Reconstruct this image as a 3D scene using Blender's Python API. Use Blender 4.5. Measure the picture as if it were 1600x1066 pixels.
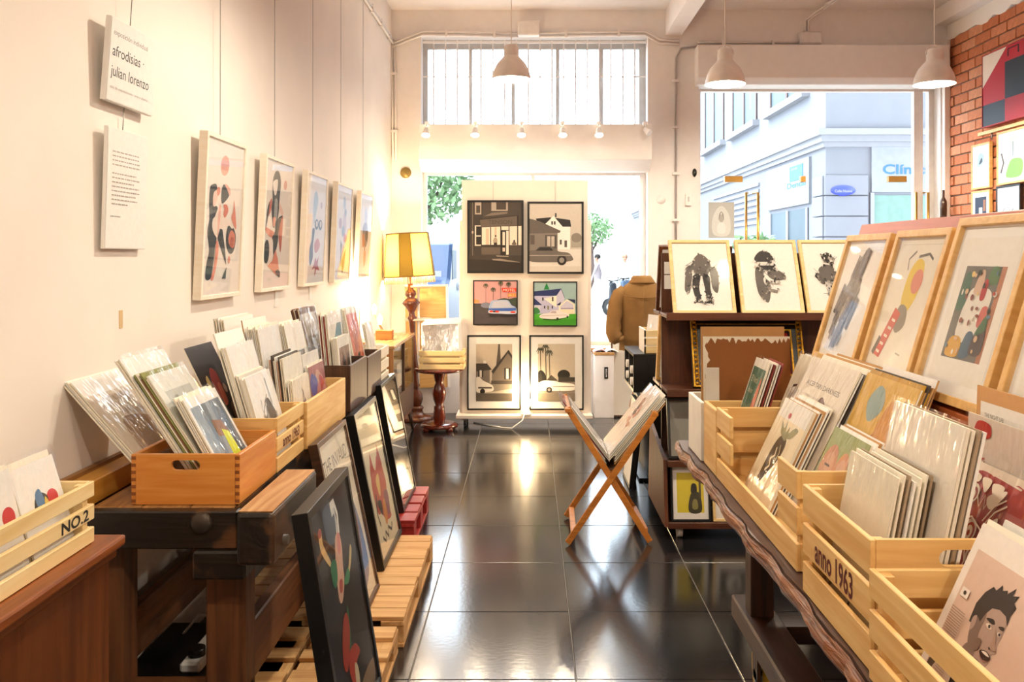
import bpy, bmesh, math, random
from mathutils import Vector, Matrix
random.seed(7)
for o in list(bpy.data.objects): bpy.data.objects.remove(o)
SC = bpy.context.scene; COL = SC.collection
# ------------------------------------------------------------------ camera, world, exposure
F, CX, CY, H = 1368.0, 828.0, 401.0, 1.52            # focal length in px, vanishing point, eye height
cam = bpy.data.cameras.new('camera'); camo = bpy.data.objects.new('camera', cam); COL.objects.link(camo)
camo.location = (0, 0, H); camo.rotation_euler = (math.pi/2, 0, 0)
cam.sensor_width = 36; cam.lens = F/1600*36; cam.shift_x = (800-CX)/1600; cam.shift_y = -(533-CY)/1600
cam.clip_start = .05; cam.clip_end = 300
SC.camera = camo
W = bpy.data.worlds.new('world'); SC.world = W; W.use_nodes = True
W.node_tree.nodes['Background'].inputs[0].default_value = (.74, .87, 1, 1)
W.node_tree.nodes['Background'].inputs[1].default_value = 10
SC.view_settings.view_transform = 'Standard'; SC.view_settings.look = 'None'
SC.view_settings.exposure = 0.15; SC.view_settings.gamma = 1; SC.view_settings.use_curve_mapping = False
LAMP = 1.3
sl = bpy.data.lights.new('sun', 'SUN'); sl.energy = 1.0; sl.angle = .02; sl.color = (1, .96, .9)
so = bpy.data.objects.new('sun', sl); COL.objects.link(so); so.rotation_euler = Vector((.75, .25, -1)).to_track_quat('-Z', 'Y').to_euler()

# ------------------------------------------------------------------ materials
def srgb(h):
    h = h.lstrip('#'); c = [int(h[i:i+2], 16)/255 for i in (0, 2, 4)]
    return tuple(x/12.92 if x <= .04045 else ((x+.055)/1.055)**2.4 for x in c)
MC = {}
def newmat(name):
    m = bpy.data.materials.new(name); m.use_nodes = True
    nt = m.node_tree; return m, nt, nt.nodes['Principled BSDF']
def mat(name, col='#ffffff', rough=.6, metal=0., var=.06, scale=12., bump=0., emit=0., spec=.5, coat=0.):
    if name in MC: return MC[name]
    m, nt, b = newmat(name); c = srgb(col)
    tc = nt.nodes.new('ShaderNodeTexCoord'); n = nt.nodes.new('ShaderNodeTexNoise'); n.inputs['Scale'].default_value = scale; n.inputs['Detail'].default_value = 5
    nt.links.new(tc.outputs['Object'], n.inputs['Vector'])
    r = nt.nodes.new('ShaderNodeValToRGB'); nt.links.new(n.outputs['Fac'], r.inputs['Fac'])
    r.color_ramp.elements[0].position = .3; r.color_ramp.elements[1].position = .7
    r.color_ramp.elements[0].color = (*[x*(1-var) for x in c], 1); r.color_ramp.elements[1].color = (*[min(1, x*(1+var)) for x in c], 1)
    nt.links.new(r.outputs['Color'], b.inputs['Base Color'])
    b.inputs['Roughness'].default_value = rough; b.inputs['Metallic'].default_value = metal
    b.inputs['Specular IOR Level'].default_value = spec; b.inputs['Coat Weight'].default_value = coat
    if emit: b.inputs['Emission Color'].default_value = (*c, 1); b.inputs['Emission Strength'].default_value = emit
    if bump:
        bp = nt.nodes.new('ShaderNodeBump'); bp.inputs['Strength'].default_value = bump; bp.inputs['Distance'].default_value = .01
        nt.links.new(n.outputs['Fac'], bp.inputs['Height']); nt.links.new(bp.outputs['Normal'], b.inputs['Normal'])
    MC[name] = m; return m
def wood(name, c1, c2, axis='Y', scale=9., rough=.5, bump=.08, dirt=None, coat=0.):
    key = name+axis
    if key in MC: return MC[key]
    m, nt, b = newmat(key)
    tc = nt.nodes.new('ShaderNodeTexCoord'); mp = nt.nodes.new('ShaderNodeMapping')
    s = {'X': (.12, 1.6, 1.6), 'Y': (1.6, .12, 1.6), 'Z': (1.6, 1.6, .12)}[axis]
    mp.inputs['Scale'].default_value = [x*scale for x in s]
    oi = nt.nodes.new('ShaderNodeObjectInfo'); ad = nt.nodes.new('ShaderNodeVectorMath'); ad.operation = 'ADD'
    ml = nt.nodes.new('ShaderNodeMath'); ml.operation = 'MULTIPLY'; ml.inputs[1].default_value = 7.3
    nt.links.new(oi.outputs['Random'], ml.inputs[0]); nt.links.new(tc.outputs['Object'], ad.inputs[0]); nt.links.new(ml.outputs[0], ad.inputs[1])
    nt.links.new(ad.outputs[0], mp.inputs['Vector'])
    n = nt.nodes.new('ShaderNodeTexNoise'); n.inputs['Scale'].default_value = 2.2; n.inputs['Detail'].default_value = 7; n.inputs['Distortion'].default_value = 1.2
    nt.links.new(mp.outputs[0], n.inputs['Vector'])
    r = nt.nodes.new('ShaderNodeValToRGB'); r.color_ramp.elements[0].position = .34; r.color_ramp.elements[1].position = .66
    r.color_ramp.elements[0].color = (*srgb(c1), 1); r.color_ramp.elements[1].color = (*srgb(c2), 1)
    nt.links.new(n.outputs['Fac'], r.inputs['Fac'])
    out = r.outputs['Color']
    if dirt:
        n2 = nt.nodes.new('ShaderNodeTexNoise'); n2.inputs['Scale'].default_value = 6; n2.inputs['Detail'].default_value = 10; nt.links.new(ad.outputs[0], n2.inputs['Vector'])
        r2 = nt.nodes.new('ShaderNodeValToRGB'); r2.color_ramp.elements[0].position = .52; r2.color_ramp.elements[1].position = .6
        nt.links.new(n2.outputs['Fac'], r2.inputs['Fac']); mx = nt.nodes.new('ShaderNodeMixRGB'); nt.links.new(r2.outputs['Color'], mx.inputs['Fac'])
        nt.links.new(out, mx.inputs['Color1']); mx.inputs['Color2'].default_value = (*srgb(dirt), 1); out = mx.outputs['Color']
    nt.links.new(out, b.inputs['Base Color']); b.inputs['Roughness'].default_value = rough; b.inputs['Coat Weight'].default_value = coat
    if bump:
        bp = nt.nodes.new('ShaderNodeBump'); bp.inputs['Strength'].default_value = bump; bp.inputs['Distance'].default_value = .01
        nt.links.new(n.outputs['Fac'], bp.inputs['Height']); nt.links.new(bp.outputs['Normal'], b.inputs['Normal'])
    MC[key] = m; return m
def clearmat(name, tint, rough, ior, crinkle=0., base=0.):
    if name in MC: return MC[name]
    m, nt, b = newmat(name); nt.nodes.remove(b); out = nt.nodes['Material Output']
    t = nt.nodes.new('ShaderNodeBsdfTransparent'); t.inputs[0].default_value = (*tint, 1)
    g = nt.nodes.new('ShaderNodeBsdfGlossy'); g.inputs['Roughness'].default_value = rough
    fr = nt.nodes.new('ShaderNodeFresnel')
    ge = nt.nodes.new('ShaderNodeNewGeometry'); sg = nt.nodes.new('ShaderNodeMath'); sg.operation = 'MULTIPLY_ADD'; sg.inputs[1].default_value = -2; sg.inputs[2].default_value = 1
    pw = nt.nodes.new('ShaderNodeMath'); pw.operation = 'POWER'; pw.inputs[0].default_value = ior          # same reflectance on both faces of the thin sheet
    nt.links.new(ge.outputs['Backfacing'], sg.inputs[0]); nt.links.new(sg.outputs[0], pw.inputs[1]); nt.links.new(pw.outputs[0], fr.inputs['IOR'])
    mx = nt.nodes.new('ShaderNodeMixShader')
    if base:
        ad = nt.nodes.new('ShaderNodeMath'); ad.operation = 'ADD'; ad.inputs[1].default_value = base; ad.use_clamp = True
        nt.links.new(fr.outputs[0], ad.inputs[0]); nt.links.new(ad.outputs[0], mx.inputs[0])
    else: nt.links.new(fr.outputs[0], mx.inputs[0])
    nt.links.new(t.outputs[0], mx.inputs[1]); nt.links.new(g.outputs[0], mx.inputs[2]); nt.links.new(mx.outputs[0], out.inputs[0])
    if crinkle:
        tc = nt.nodes.new('ShaderNodeTexCoord'); mp = nt.nodes.new('ShaderNodeMapping'); mp.inputs['Scale'].default_value = (14, 4, 8); mp.inputs['Rotation'].default_value = (0, 0, .5)
        oi = nt.nodes.new('ShaderNodeObjectInfo'); a2 = nt.nodes.new('ShaderNodeVectorMath'); ml = nt.nodes.new('ShaderNodeMath'); ml.operation = 'MULTIPLY'; ml.inputs[1].default_value = 9
        nt.links.new(oi.outputs['Random'], ml.inputs[0]); nt.links.new(tc.outputs['Object'], a2.inputs[0]); nt.links.new(ml.outputs[0], a2.inputs[1]); nt.links.new(a2.outputs[0], mp.inputs['Vector'])
        n = nt.nodes.new('ShaderNodeTexNoise'); n.inputs['Scale'].default_value = 1; n.inputs['Detail'].default_value = 3; nt.links.new(mp.outputs[0], n.inputs['Vector'])
        bp = nt.nodes.new('ShaderNodeBump'); bp.inputs['Strength'].default_value = crinkle; bp.inputs['Distance'].default_value = .03
        nt.links.new(n.outputs['Fac'], bp.inputs['Height']); nt.links.new(bp.outputs[0], g.inputs['Normal'])
    MC[name] = m; return m
GLASS = clearmat('window_glass', (.985, .992, .99), .0, 1.2)
PGLASS = clearmat('picture_glass', (.985, .985, .985), .03, 1.22)
MGLASS = clearmat('mirror_glass', (.9, .9, .9), .02, 1.5, base=.22)
SLEEVE = clearmat('plastic_sleeve', (.99, .99, .99), .09, 1.3, crinkle=.75, base=.045)
def attr_mat():
    m, nt, b = newmat('printed_ink'); a = nt.nodes.new('ShaderNodeAttribute'); a.attribute_name = 'Col'
    n = nt.nodes.new('ShaderNodeTexNoise'); n.inputs['Scale'].default_value = 60; n.inputs['Detail'].default_value = 3
    mr = nt.nodes.new('ShaderNodeMapRange'); mr.inputs[3].default_value = .9; mr.inputs[4].default_value = 1.04
    tc = nt.nodes.new('ShaderNodeTexCoord'); nt.links.new(tc.outputs['Object'], n.inputs['Vector']); nt.links.new(n.outputs['Fac'], mr.inputs[0])
    mx = nt.nodes.new('ShaderNodeVectorMath'); mx.operation = 'MULTIPLY'; nt.links.new(a.outputs['Color'], mx.inputs[0]); nt.links.new(mr.outputs[0], mx.inputs[1])
    nt.links.new(mx.outputs[0], b.inputs['Base Color']); b.inputs['Roughness'].default_value = .55; b.inputs['Specular IOR Level'].default_value = .3
    return m
INK = attr_mat()

# ------------------------------------------------------------------ mesh builder
class MB:
    def __init__(s): s.v = []; s.f = []; s.c = None; s.sm = []
    def add(s, vs, fs, M=None, smooth=False):
        k = len(s.v); s.v += [tuple(M @ Vector(p)) if M is not None else tuple(p) for p in vs]
        s.f += [tuple(i+k for i in f) for f in fs]; s.sm += [smooth]*len(fs); return s
    def box(s, x0, x1, y0, y1, z0, z1, M=None):
        return s.add([(x0,y0,z0),(x1,y0,z0),(x1,y1,z0),(x0,y1,z0),(x0,y0,z1),(x1,y0,z1),(x1,y1,z1),(x0,y1,z1)],
                     [(0,3,2,1),(4,5,6,7),(0,1,5,4),(1,2,6,5),(2,3,7,6),(3,0,4,7)], M)
    def cyl(s, p0, p1, r0, r1=None, n=16, caps=True, M=None, smooth=True):
        r1 = r0 if r1 is None else r1; p0 = Vector(p0); p1 = Vector(p1); d = (p1-p0).normalized()
        a = d.orthogonal().normalized(); b = d.cross(a)
        vs = []
        for p, r in ((p0, r0), (p1, r1)):
            for i in range(n): t = 2*math.pi*i/n; vs.append(p+(a*math.cos(t)+b*math.sin(t))*r)
        s.add(vs, [(i, (i+1) % n, n+(i+1) % n, n+i) for i in range(n)], M, smooth)
        if caps:
            k = len(s.v)-2*n; s.f += [tuple(k+i for i in reversed(range(n))), tuple(k+n+i for i in range(n))]; s.sm += [False]*2
        return s
    def tube(s, pts, r, n=8, M=None, closed=False):
        pts = [Vector(p) for p in pts]; vs = []; m = len(pts); prev = None
        for i, p in enumerate(pts):
            d = (pts[min(i+1, m-1)]-pts[max(i-1, 0)]).normalized()
            if prev is None: a = d.orthogonal().normalized()
            else: a = (prev-d*prev.dot(d)); a = a.normalized() if a.length > 1e-6 else d.orthogonal().normalized()
            prev = a; b = d.cross(a); rr = r[i] if isinstance(r, (list, tuple)) else r
            for j in range(n): t = 2*math.pi*j/n; vs.append(p+(a*math.cos(t)+b*math.sin(t))*rr)
        fs = [(i*n+j, i*n+(j+1) % n, (i+1)*n+(j+1) % n, (i+1)*n+j) for i in range(m-1) for j in range(n)]
        s.add(vs, fs, M, True); k = len(s.v)-m*n
        s.f += [tuple(k+i for i in reversed(range(n))), tuple(k+(m-1)*n+i for i in range(n))]; s.sm += [False]*2
        return s
    def lathe(s, prof, n=24, c=(0,0,0), M=None, smooth=True):
        vs = []; m = len(prof)
        for r, z in prof:
            for j in range(n): t = 2*math.pi*(j+.5)/n; vs.append((c[0]+r*math.cos(t), c[1]+r*math.sin(t), c[2]+z))
        return s.add(vs, [(i*n+j, i*n+(j+1) % n, (i+1)*n+(j+1) % n, (i+1)*n+j) for i in range(m-1) for j in range(n)], M, smooth)
    def plate(s, outer, holes=(), z0=0, z1=.01, M=None):
        bm = bmesh.new(); es = []
        for lp in [outer]+list(holes):
            vs = [bm.verts.new((p[0], p[1], z0)) for p in lp]
            es += [bm.edges.new((vs[i], vs[(i+1) % len(vs)])) for i in range(len(vs))]
        g = bmesh.ops.triangle_fill(bm, use_beauty=True, edges=es)
        fs = [f for f in bm.faces]
        e = bmesh.ops.extrude_face_region(bm, geom=fs)
        bmesh.ops.translate(bm, verts=[x for x in e['geom'] if isinstance(x, bmesh.types.BMVert)], vec=(0, 0, z1-z0))
        bmesh.ops.recalc_face_normals(bm, faces=bm.faces[:]); bm.verts.index_update()
        s.add([tuple(v.co) for v in bm.verts], [tuple(v.index for v in f.verts) for f in bm.faces], M); bm.free(); return s
    def build(s, name, m, parent=None, bevel=0., loc=None, seg=1):
        me = bpy.data.meshes.new(name); me.from_pydata(s.v, [], s.f); me.update()
        me.polygons.foreach_set('use_smooth', s.sm)
        if m: me.materials.append(m)
        o = bpy.data.objects.new(name, me); COL.objects.link(o)
        if loc is not None: o.location = loc
        if parent: o.parent = parent
        if bevel:
            b = o.modifiers.new('bevel', 'BEVEL'); b.width = bevel; b.segments = seg; b.limit_method = 'ANGLE'; b.angle_limit = .7
        return o
def BX(*a, **k): return MB().box(*a, **k)
def tag(o, label=None, cat=None, group=None, kind=None):
    if label: o['label'] = label
    if cat: o['category'] = cat
    if group: o['group'] = group
    if kind: o['kind'] = kind
    return o
def thing(name, label, cat, loc=(0,0,0), rz=0, group=None, M=None):
    o = bpy.data.objects.new(name, None); COL.objects.link(o); o.empty_display_size = .05
    if M is not None: o.matrix_world = M
    else: o.location = loc; o.rotation_euler = (0, 0, rz)
    return tag(o, label, cat, group)
def struct(o): o['kind'] = 'structure'; return o
KIDS = {}
def copy_tree(o, parent=None):
    c = o.copy(); COL.objects.link(c); c.parent = parent
    for ch in [x for x in bpy.data.objects if x.parent == o]: copy_tree(ch, c)
    return c
def P(x, y, Y): return Vector(((x-CX)*Y/F, Y, H-(y-CY)*Y/F))
def basis(o, x, u):
    x = Vector(x).normalized(); u = Vector(u).normalized(); n = x.cross(u)
    return Matrix(((x.x, u.x, n.x, o[0]), (x.y, u.y, n.y, o[1]), (x.z, u.z, n.z, o[2]), (0, 0, 0, 1)))
def rect(x0, x1, y0, y1): return [(x0, y0), (x1, y0), (x1, y1), (x0, y1)]
def stadium(cx, cy, w, h, n=6):
    r = h/2; p = []
    for i in range(n+1): t = -math.pi/2+math.pi*i/n; p.append((cx+w/2-r+r*math.cos(t), cy+r*math.sin(t)))
    for i in range(n+1): t = math.pi/2+math.pi*i/n; p.append((cx-w/2+r+r*math.cos(t), cy+r*math.sin(t)))
    return p
TXT = {}
def text_geo(s, bold=0.):
    if (s, bold) in TXT: return TXT[s, bold]
    cu = bpy.data.curves.new('t', 'FONT'); cu.body = s; cu.size = 1; cu.resolution_u = 3; cu.fill_mode = 'FRONT'; cu.offset = bold
    ob = bpy.data.objects.new('t', cu); me = bpy.data.meshes.new_from_object(ob)
    vs = [(v.co.x, v.co.y) for v in me.vertices]; fs = [tuple(p.vertices) for p in me.polygons]
    bpy.data.objects.remove(ob); bpy.data.curves.remove(cu); bpy.data.meshes.remove(me)
    w = max((v[0] for v in vs), default=1); TXT[s, bold] = (vs, fs, w); return TXT[s, bold]
def text_obj(s, M, width, height, m, parent, name='lettering', depth=.0006, bold=.022):
    """lettering scaled so the line is width wide and capitals height tall; origin at M, x to the right"""
    vs, fs, w = text_geo(s, bold); sx = width/w; sy = height/.7
    if ' ' not in s: return MB().add([(x*sx, y*sy, depth) for x, y in vs], fs, M).build(name, m, parent)
    gap = .28; ws = [text_geo(q, bold) for q in s.split()]; tot = sum(q[2] for q in ws)+gap*(len(ws)-1); x0 = 0; sx = width/tot
    for vs, fs, w in ws:
        MB().add([((x+x0)*sx, y*sy, depth) for x, y in vs], fs, M).build(name, m, parent); x0 += w+gap

# ------------------------------------------------------------------ flat printed artwork
def smooth_loop(pts, k=5):
    n = len(pts); out = []
    for i in range(n):
        p0, p1, p2, p3 = pts[i-1], pts[i], pts[(i+1) % n], pts[(i+2) % n]
        for j in range(k):
            t = j/k
            out.append(tuple(.5*((2*p1[a])+(-p0[a]+p2[a])*t+(2*p0[a]-5*p1[a]+4*p2[a]-p3[a])*t*t+(-p0[a]+3*p1[a]-3*p2[a]+p3[a])*t**3) for a in (0, 1)))
    return out
def R(x0, y0, x1, y1, c): return ('p', [(x0, y0), (x1, y0), (x1, y1), (x0, y1)], c)
def E(cx, cy, rx, ry, c, n=20): return ('p', [(cx+rx*math.cos(2*math.pi*i/n), cy+ry*math.sin(2*math.pi*i/n)) for i in range(n)], c)
def G(pts, c): return ('p', pts, c)
def S(pts, c): return ('p', smooth_loop(pts), c)
def L(pts, w, c):                                   # a stroke
    out_a, out_b = [], []
    for i, p in enumerate(pts):
        a = pts[max(0, i-1)]; b = pts[min(len(pts)-1, i+1)]; dx, dy = b[0]-a[0], b[1]-a[1]; l = math.hypot(dx, dy) or 1
        out_a.append((p[0]-dy/l*w/2, p[1]+dx/l*w/2)); out_b.append((p[0]+dy/l*w/2, p[1]-dx/l*w/2))
    return ('q', list(zip(out_a, out_b)), c)
def T(s, x, y, w, h, c): return ('t', s, x, y, w, h, c)
def artwork(items, w, h, parent, name='artwork', x0=None, y0=0., z=.0006, dz=.00012):
    x0 = -w/2 if x0 is None else x0
    v, f, cols = [], [], []
    for i, it in enumerate(items):
        zz = z+dz*i; k = len(v)
        if it[0] == 'p':
            v += [(x0+min(1, max(0, p[0]))*w, y0+min(1, max(0, p[1]))*h, zz) for p in it[1]]; idx = list(range(k, len(v)))
            ar = sum(it[1][a-1][0]*it[1][a][1]-it[1][a][0]*it[1][a-1][1] for a in range(len(it[1])))
            f.append(tuple(idx if ar > 0 else idx[::-1])); cols.append(srgb(it[2]))
        elif it[0] == 'q':
            for a, b in it[1]: v += [(x0+a[0]*w, y0+a[1]*h, zz), (x0+b[0]*w, y0+b[1]*h, zz)]
            for j in range(len(it[1])-1): f.append((k+2*j, k+2*j+1, k+2*j+3, k+2*j+2)); cols.append(srgb(it[2]))
        else:
            vs, fs, tw = text_geo(it[1]); sx = it[4]*w/tw; sy = it[5]*h/.7
            v += [(x0+it[2]*w+a*sx, y0+it[3]*h+b*sy, zz) for a, b in vs]
            f += [tuple(q+k for q in p) for p in fs]; cols += [srgb(it[6])]*len(fs)
    me = bpy.data.meshes.new(name); me.from_pydata(v, [], f); me.update()
    ca = me.color_attributes.new('Col', 'FLOAT_COLOR', 'CORNER'); li = 0
    for p, c in zip(me.polygons, cols):
        for q in p.loop_indices: ca.data[q].color = (*c, 1)
    me.materials.append(INK)
    o = bpy.data.objects.new(name, me); COL.objects.link(o); o.parent = parent; return o

def quad(tl, tr, br, bl):
    """outlines traced on an enlarged detail -> 0..1 picture coordinates (upright left and right edges)"""
    def f(pts):
        out = []
        for x, y in pts:
            u = (x-tl[0])/(tr[0]-tl[0]); yt = tl[1]+(tr[1]-tl[1])*u; yb = bl[1]+(br[1]-bl[1])*u; out.append((u, (yb-y)/(yb-yt)))
        return out
    return f
def affine(bl, A, B):
    d = A[0]*B[1]-A[1]*B[0]
    return lambda pts: [(((x-bl[0])*B[1]-(y-bl[1])*B[0])/d, ((y-bl[1])*A[0]-(x-bl[0])*A[1])/d) for x, y in pts]
def ring(cx, cy, rx, ry, n=18): return [(cx+rx*math.cos(2*math.pi*i/n), cy+ry*math.sin(2*math.pi*i/n)) for i in range(n)]
# ------------------------------------------------------------------ common materials
WHITE = mat('white_plaster', '#f5ece3', .75, var=.025, scale=3, bump=.06)
WPAINT = mat('white_paint', '#f2ebe6', .45, var=.02)
WCEIL = mat('ceiling_paint', '#efe6e0', .85, var=.02)
BLACK = mat('black_lacquer', '#0d0c0c', .35, var=.1)
CARD = mat('cream_board', '#efe6d4', .8, var=.04)
CARDW = mat('white_board', '#f4f0ea', .75, var=.03)
CARDK = mat('kraft_board', '#b98a55', .85, var=.08)
BRASS = mat('brass', '#b58b4a', .3, 1., var=.05)
STEEL = mat('steel', '#9a9895', .35, 1.)
PINE = lambda a='Y': wood('pine', '#d9a763', '#ecc583', a, 8, .5)
PALE = lambda a='Y': wood('pale_pine', '#dcb877', '#ecd095', a, 7, .55)
OAKF = lambda a='Y': wood('frame_oak', '#d3a15c', '#e3b873', a, 8, .45)
BEECH = lambda a='Y': wood('beech', '#cf8136', '#dc964a', a, 12, .35)
DARKB = lambda a='Y': wood('dark_brown_wood', '#3a2417', '#553622', a, 9, .45)
WALN = lambda a='Y': wood('walnut', '#4a2614', '#6b3a1f', a, 9, .4)
PALLET = lambda a='X': wood('pallet_wood', '#c6935a', '#e0b57c', a, 8, .75)
# ================================================================== THE ROOM
XL, XR, YF, ZC = -1.37, 4.14, 8.66, 3.96
floor = struct(BX(XL-.15, XR+.15, -2.6, YF+.3, -.12, -.004).build('floor', mat('grout', '#8d8883', .8)))
def tile_mat():
    m, nt, b = newmat('black_tile'); tc = nt.nodes.new('ShaderNodeTexCoord'); n = nt.nodes.new('ShaderNodeTexNoise'); n.inputs['Scale'].default_value = 55; n.inputs['Detail'].default_value = 3
    nt.links.new(tc.outputs['Object'], n.inputs['Vector']); bp = nt.nodes.new('ShaderNodeBump'); bp.inputs['Strength'].default_value = .05; bp.inputs['Distance'].default_value = .004
    nt.links.new(n.outputs['Fac'], bp.inputs['Height']); nt.links.new(bp.outputs[0], b.inputs['Normal'])
    b.inputs['Base Color'].default_value = (.012, .012, .014, 1); b.inputs['Roughness'].default_value = .15; b.inputs['IOR'].default_value = 1.85
    return m
tm = tile_mat(); t0 = None; TS = .6
for i in range(-2, 8):
    for j in range(0, 18):
        x = -.434+TS*i; y = -1.654+TS*j           # joint lines as in the photo
        if x > XR or x+TS < XL: continue
        if t0 is None: o = t0 = BX(-.298, .298, -.298, .298, -.012, 0).build('tile', tm, floor, .0015)
        else: o = t0.copy(); COL.objects.link(o)
        o.location = (x+.3, y+.3, random.uniform(-.0004, .0004)); o.parent = floor
        o.rotation_euler = (random.uniform(-.0015, .0015), random.uniform(-.0015, .0015), 0)
struct(BX(XL-.15, XL, -2.6, YF+.3, -.05, ZC+.1).build('wall_left', WHITE))
struct(BX(XL-.15, XR+.15, -2.6, -2.45, -.05, ZC+.1).build('wall_back', WHITE))
struct(BX(XL-.15, XR+.15, -2.6, YF+.3, ZC, ZC+.15).build('ceiling', WCEIL))
struct(BX(1.34, 1.50, -2.45, YF, 3.71, ZC).build('trim_1', WCEIL))        # ceiling beam
struct(BX(XR-.14, XR, -2.45, YF, 3.80, ZC).build('trim_2', WCEIL))
# facade
wf = MB()
Y1 = YF+.28
wf.box(XL, -1.076, YF, Y1, 0, ZC); wf.box(1.165, 1.67, YF, Y1, 0, ZC); wf.box(4.06, XR, YF, Y1, 0, ZC)
wf.box(-1.076, 1.165, YF, Y1, 3.70, ZC); wf.box(1.67, 4.06, YF, Y1, 3.25, ZC)
wf.box(-1.076, 1.165, 8.5, Y1, 0, .60)
struct(wf.build('wall_front', WPAINT))
struct(BX(-1.076, 1.165, 8.46, Y1, .60, .635).build('trim_3', wood('sill_wood', '#b0824e', '#c79a62', 'X')))
# roller-shutter housings
rb = MB(); rb.plate([(8.45, 2.80), (8.45, 2.455), (8.62, 2.36), (8.88, 2.36), (8.88, 2.80)], (), -1.076-.0, 1.18, Matrix(((0,0,1,0),(1,0,0,0),(0,1,0,0),(0,0,0,1))))
struct(rb.build('trim_4', WPAINT, bevel=.006))
rb = MB(); rb.plate([(8.5, 3.58), (8.5, 3.26), (8.56, 3.20), (8.88, 3.20), (8.88, 3.58)], (), 1.63, 4.08, Matrix(((0,0,1,0),(1,0,0,0),(0,1,0,0),(0,0,0,1))))
struct(rb.build('trim_5', WPAINT, bevel=.006))
ALU = mat('grey_aluminium', '#c6c3c0', .5, .3); WFR = mat('white_window_frame', '#efe9e4', .4)
# transom window with bars
w1 = struct(thing('window_1', None, None, (0, YF+.16, 2.81)))
m = MB(); m.plate(rect(-1.076, 1.165, 0, .89), [rect(-1.03, 1.10, .03, .80)], 0, .05, Matrix(((1,0,0,0),(0,0,1,0),(0,1,0,0),(0,0,0,1)))); m.build('window_frame', ALU, w1)
for x in (-.60, -.17, .28, .72): BX(x-.018, x+.018, -.005, .055, .03, .80).build('mullion', ALU, w1)
e = [-1.03, -.60, -.17, .28, .72, 1.10]
for a, b in zip(e, e[1:]): BX(a, b, .022, .028, .03, .80).build('pane', GLASS, w1)
bar = None
for i in range(18):
    x = -.96+i*.118
    if bar is None: bar = MB().cyl((0, -.08, 0), (0, -.08, .87), .007, n=8).build('bar', WPAINT, w1); b = bar
    else: b = bar.copy(); COL.objects.link(b)
    b.location = (x, 0, 0); b.parent = w1
BX(-1.07, 1.16, -.088, -.072, .50, .51).build('cross_bar', WPAINT, w1); BX(-1.07, 1.16, -.088, -.072, .84, .86).build('cross_bar', WPAINT, w1)
# shop window under it
w2 = struct(thing('window_2', None, None, (0, YF+.14, .635)))
m = MB(); m.plate(rect(-1.076, 1.165, 0, 1.73), [rect(-1.035, 1.105, .035, 1.70)], 0, .06, Matrix(((1,0,0,0),(0,0,1,0),(0,1,0,0),(0,0,0,1)))); m.build('window_frame', WFR, w2)
e = [-1.035, .03, 1.105]
BX(.01, .05, 0, .06, .035, 1.70).build('mullion', WFR, w2)
for a, b in zip(e, e[1:]): BX(a, b, .027, .033, .035, 1.70).build('pane', GLASS, w2)
# glass doors on the right
d1 = struct(thing('door_1', None, None, (0, YF+.14, 0)))
m = MB(); m.plate(rect(1.67, 4.06, 0, 3.22), [rect(1.715, 4.01, .02, 3.18)], 0, .07, Matrix(((1,0,0,0),(0,0,1,0),(0,1,0,0),(0,0,0,1)))); m.build('door_frame', WFR, d1)
BX(3.86, 3.95, .0, .06, .02, 3.18).build('door_stile', WFR, d1)
for a, b in ((1.72, 2.22), (2.225, 3.86), (3.95, 4.0)):
    BX(a, b, .027, .035, .03, 3.17).build('pane', GLASS, d1)
for x in (2.05, 2.75, 3.70):
    BX(x-.09 if x != 2.75 else x-.025, x+.09 if x != 2.75 else x+.025, .005, .06, 2.27, 2.33).build('hinge_plate', BRASS, d1)
for x, s in ((2.22, 1), (3.92, 1)):
    for dx in (-.06, .06):
        MB().tube([(x+dx*.5, .02, 2.16), (x+dx, -.05, 2.16), (x+dx, -.05, 1.05), (x+dx*.5, .02, 1.05)], .014, 8).build('handle', BRASS, d1)
# unseen storeys added over the shop to block skylight from the street
struct(BX(-9, 14, -2.6, YF+.3, ZC+.16, 17).build('added_sky_block', mat('sky_block_render', '#b0a89e', .9)))
# right wall: brick
def brick_tex():
    m, nt, b = newmat('brick_far'); tc = nt.nodes.new('ShaderNodeTexCoord'); mp = nt.nodes.new('ShaderNodeMapping'); mp.inputs['Rotation'].default_value = (0, math.pi/2, math.pi/2)
    sx = nt.nodes.new('ShaderNodeSeparateXYZ'); cb = nt.nodes.new('ShaderNodeCombineXYZ'); nt.links.new(tc.outputs['Object'], sx.inputs[0]); nt.links.new(sx.outputs['Y'], cb.inputs['X']); nt.links.new(sx.outputs['Z'], cb.inputs['Y'])
    t = nt.nodes.new('ShaderNodeTexBrick'); t.inputs['Scale'].default_value = 1; t.inputs['Brick Width'].default_value = .27; t.inputs['Row Height'].default_value = .097; t.inputs['Mortar Size'].default_value = .007
    t.inputs['Color1'].default_value = (*srgb('#c67a50'), 1); t.inputs['Color2'].default_value = (*srgb('#b4663c'), 1); t.inputs['Mortar'].default_value = (*srgb('#7d6a5c'), 1)
    nt.links.new(cb.outputs[0], t.inputs['Vector']); nt.links.new(t.outputs['Color'], b.inputs['Base Color']); b.inputs['Roughness'].default_value = .85
    return m
wr = MB(); wr.box(XR, XR+.15, -2.6, 6.75, -.05, 3.66).box(XR+.02, XR+.15, 6.75, YF+.3, -.05, 3.66)
wr = struct(wr.build('wall_right', brick_tex()))
MORT = mat('mortar', '#857567', .95, bump=.3, var=.15)
BX(XR+.008, XR+.021, 6.75, YF+.1, -.04, 3.66).build('mortar_bed', MORT, wr)
BM = [mat('brick_a', '#c97d55', .85, var=.12, scale=25, bump=.25), mat('brick_b', '#bd6e45', .85, var=.12, scale=25, bump=.25), mat('brick_c', '#d08c66', .85, var=.12, scale=25, bump=.25)]
bp = []
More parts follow.
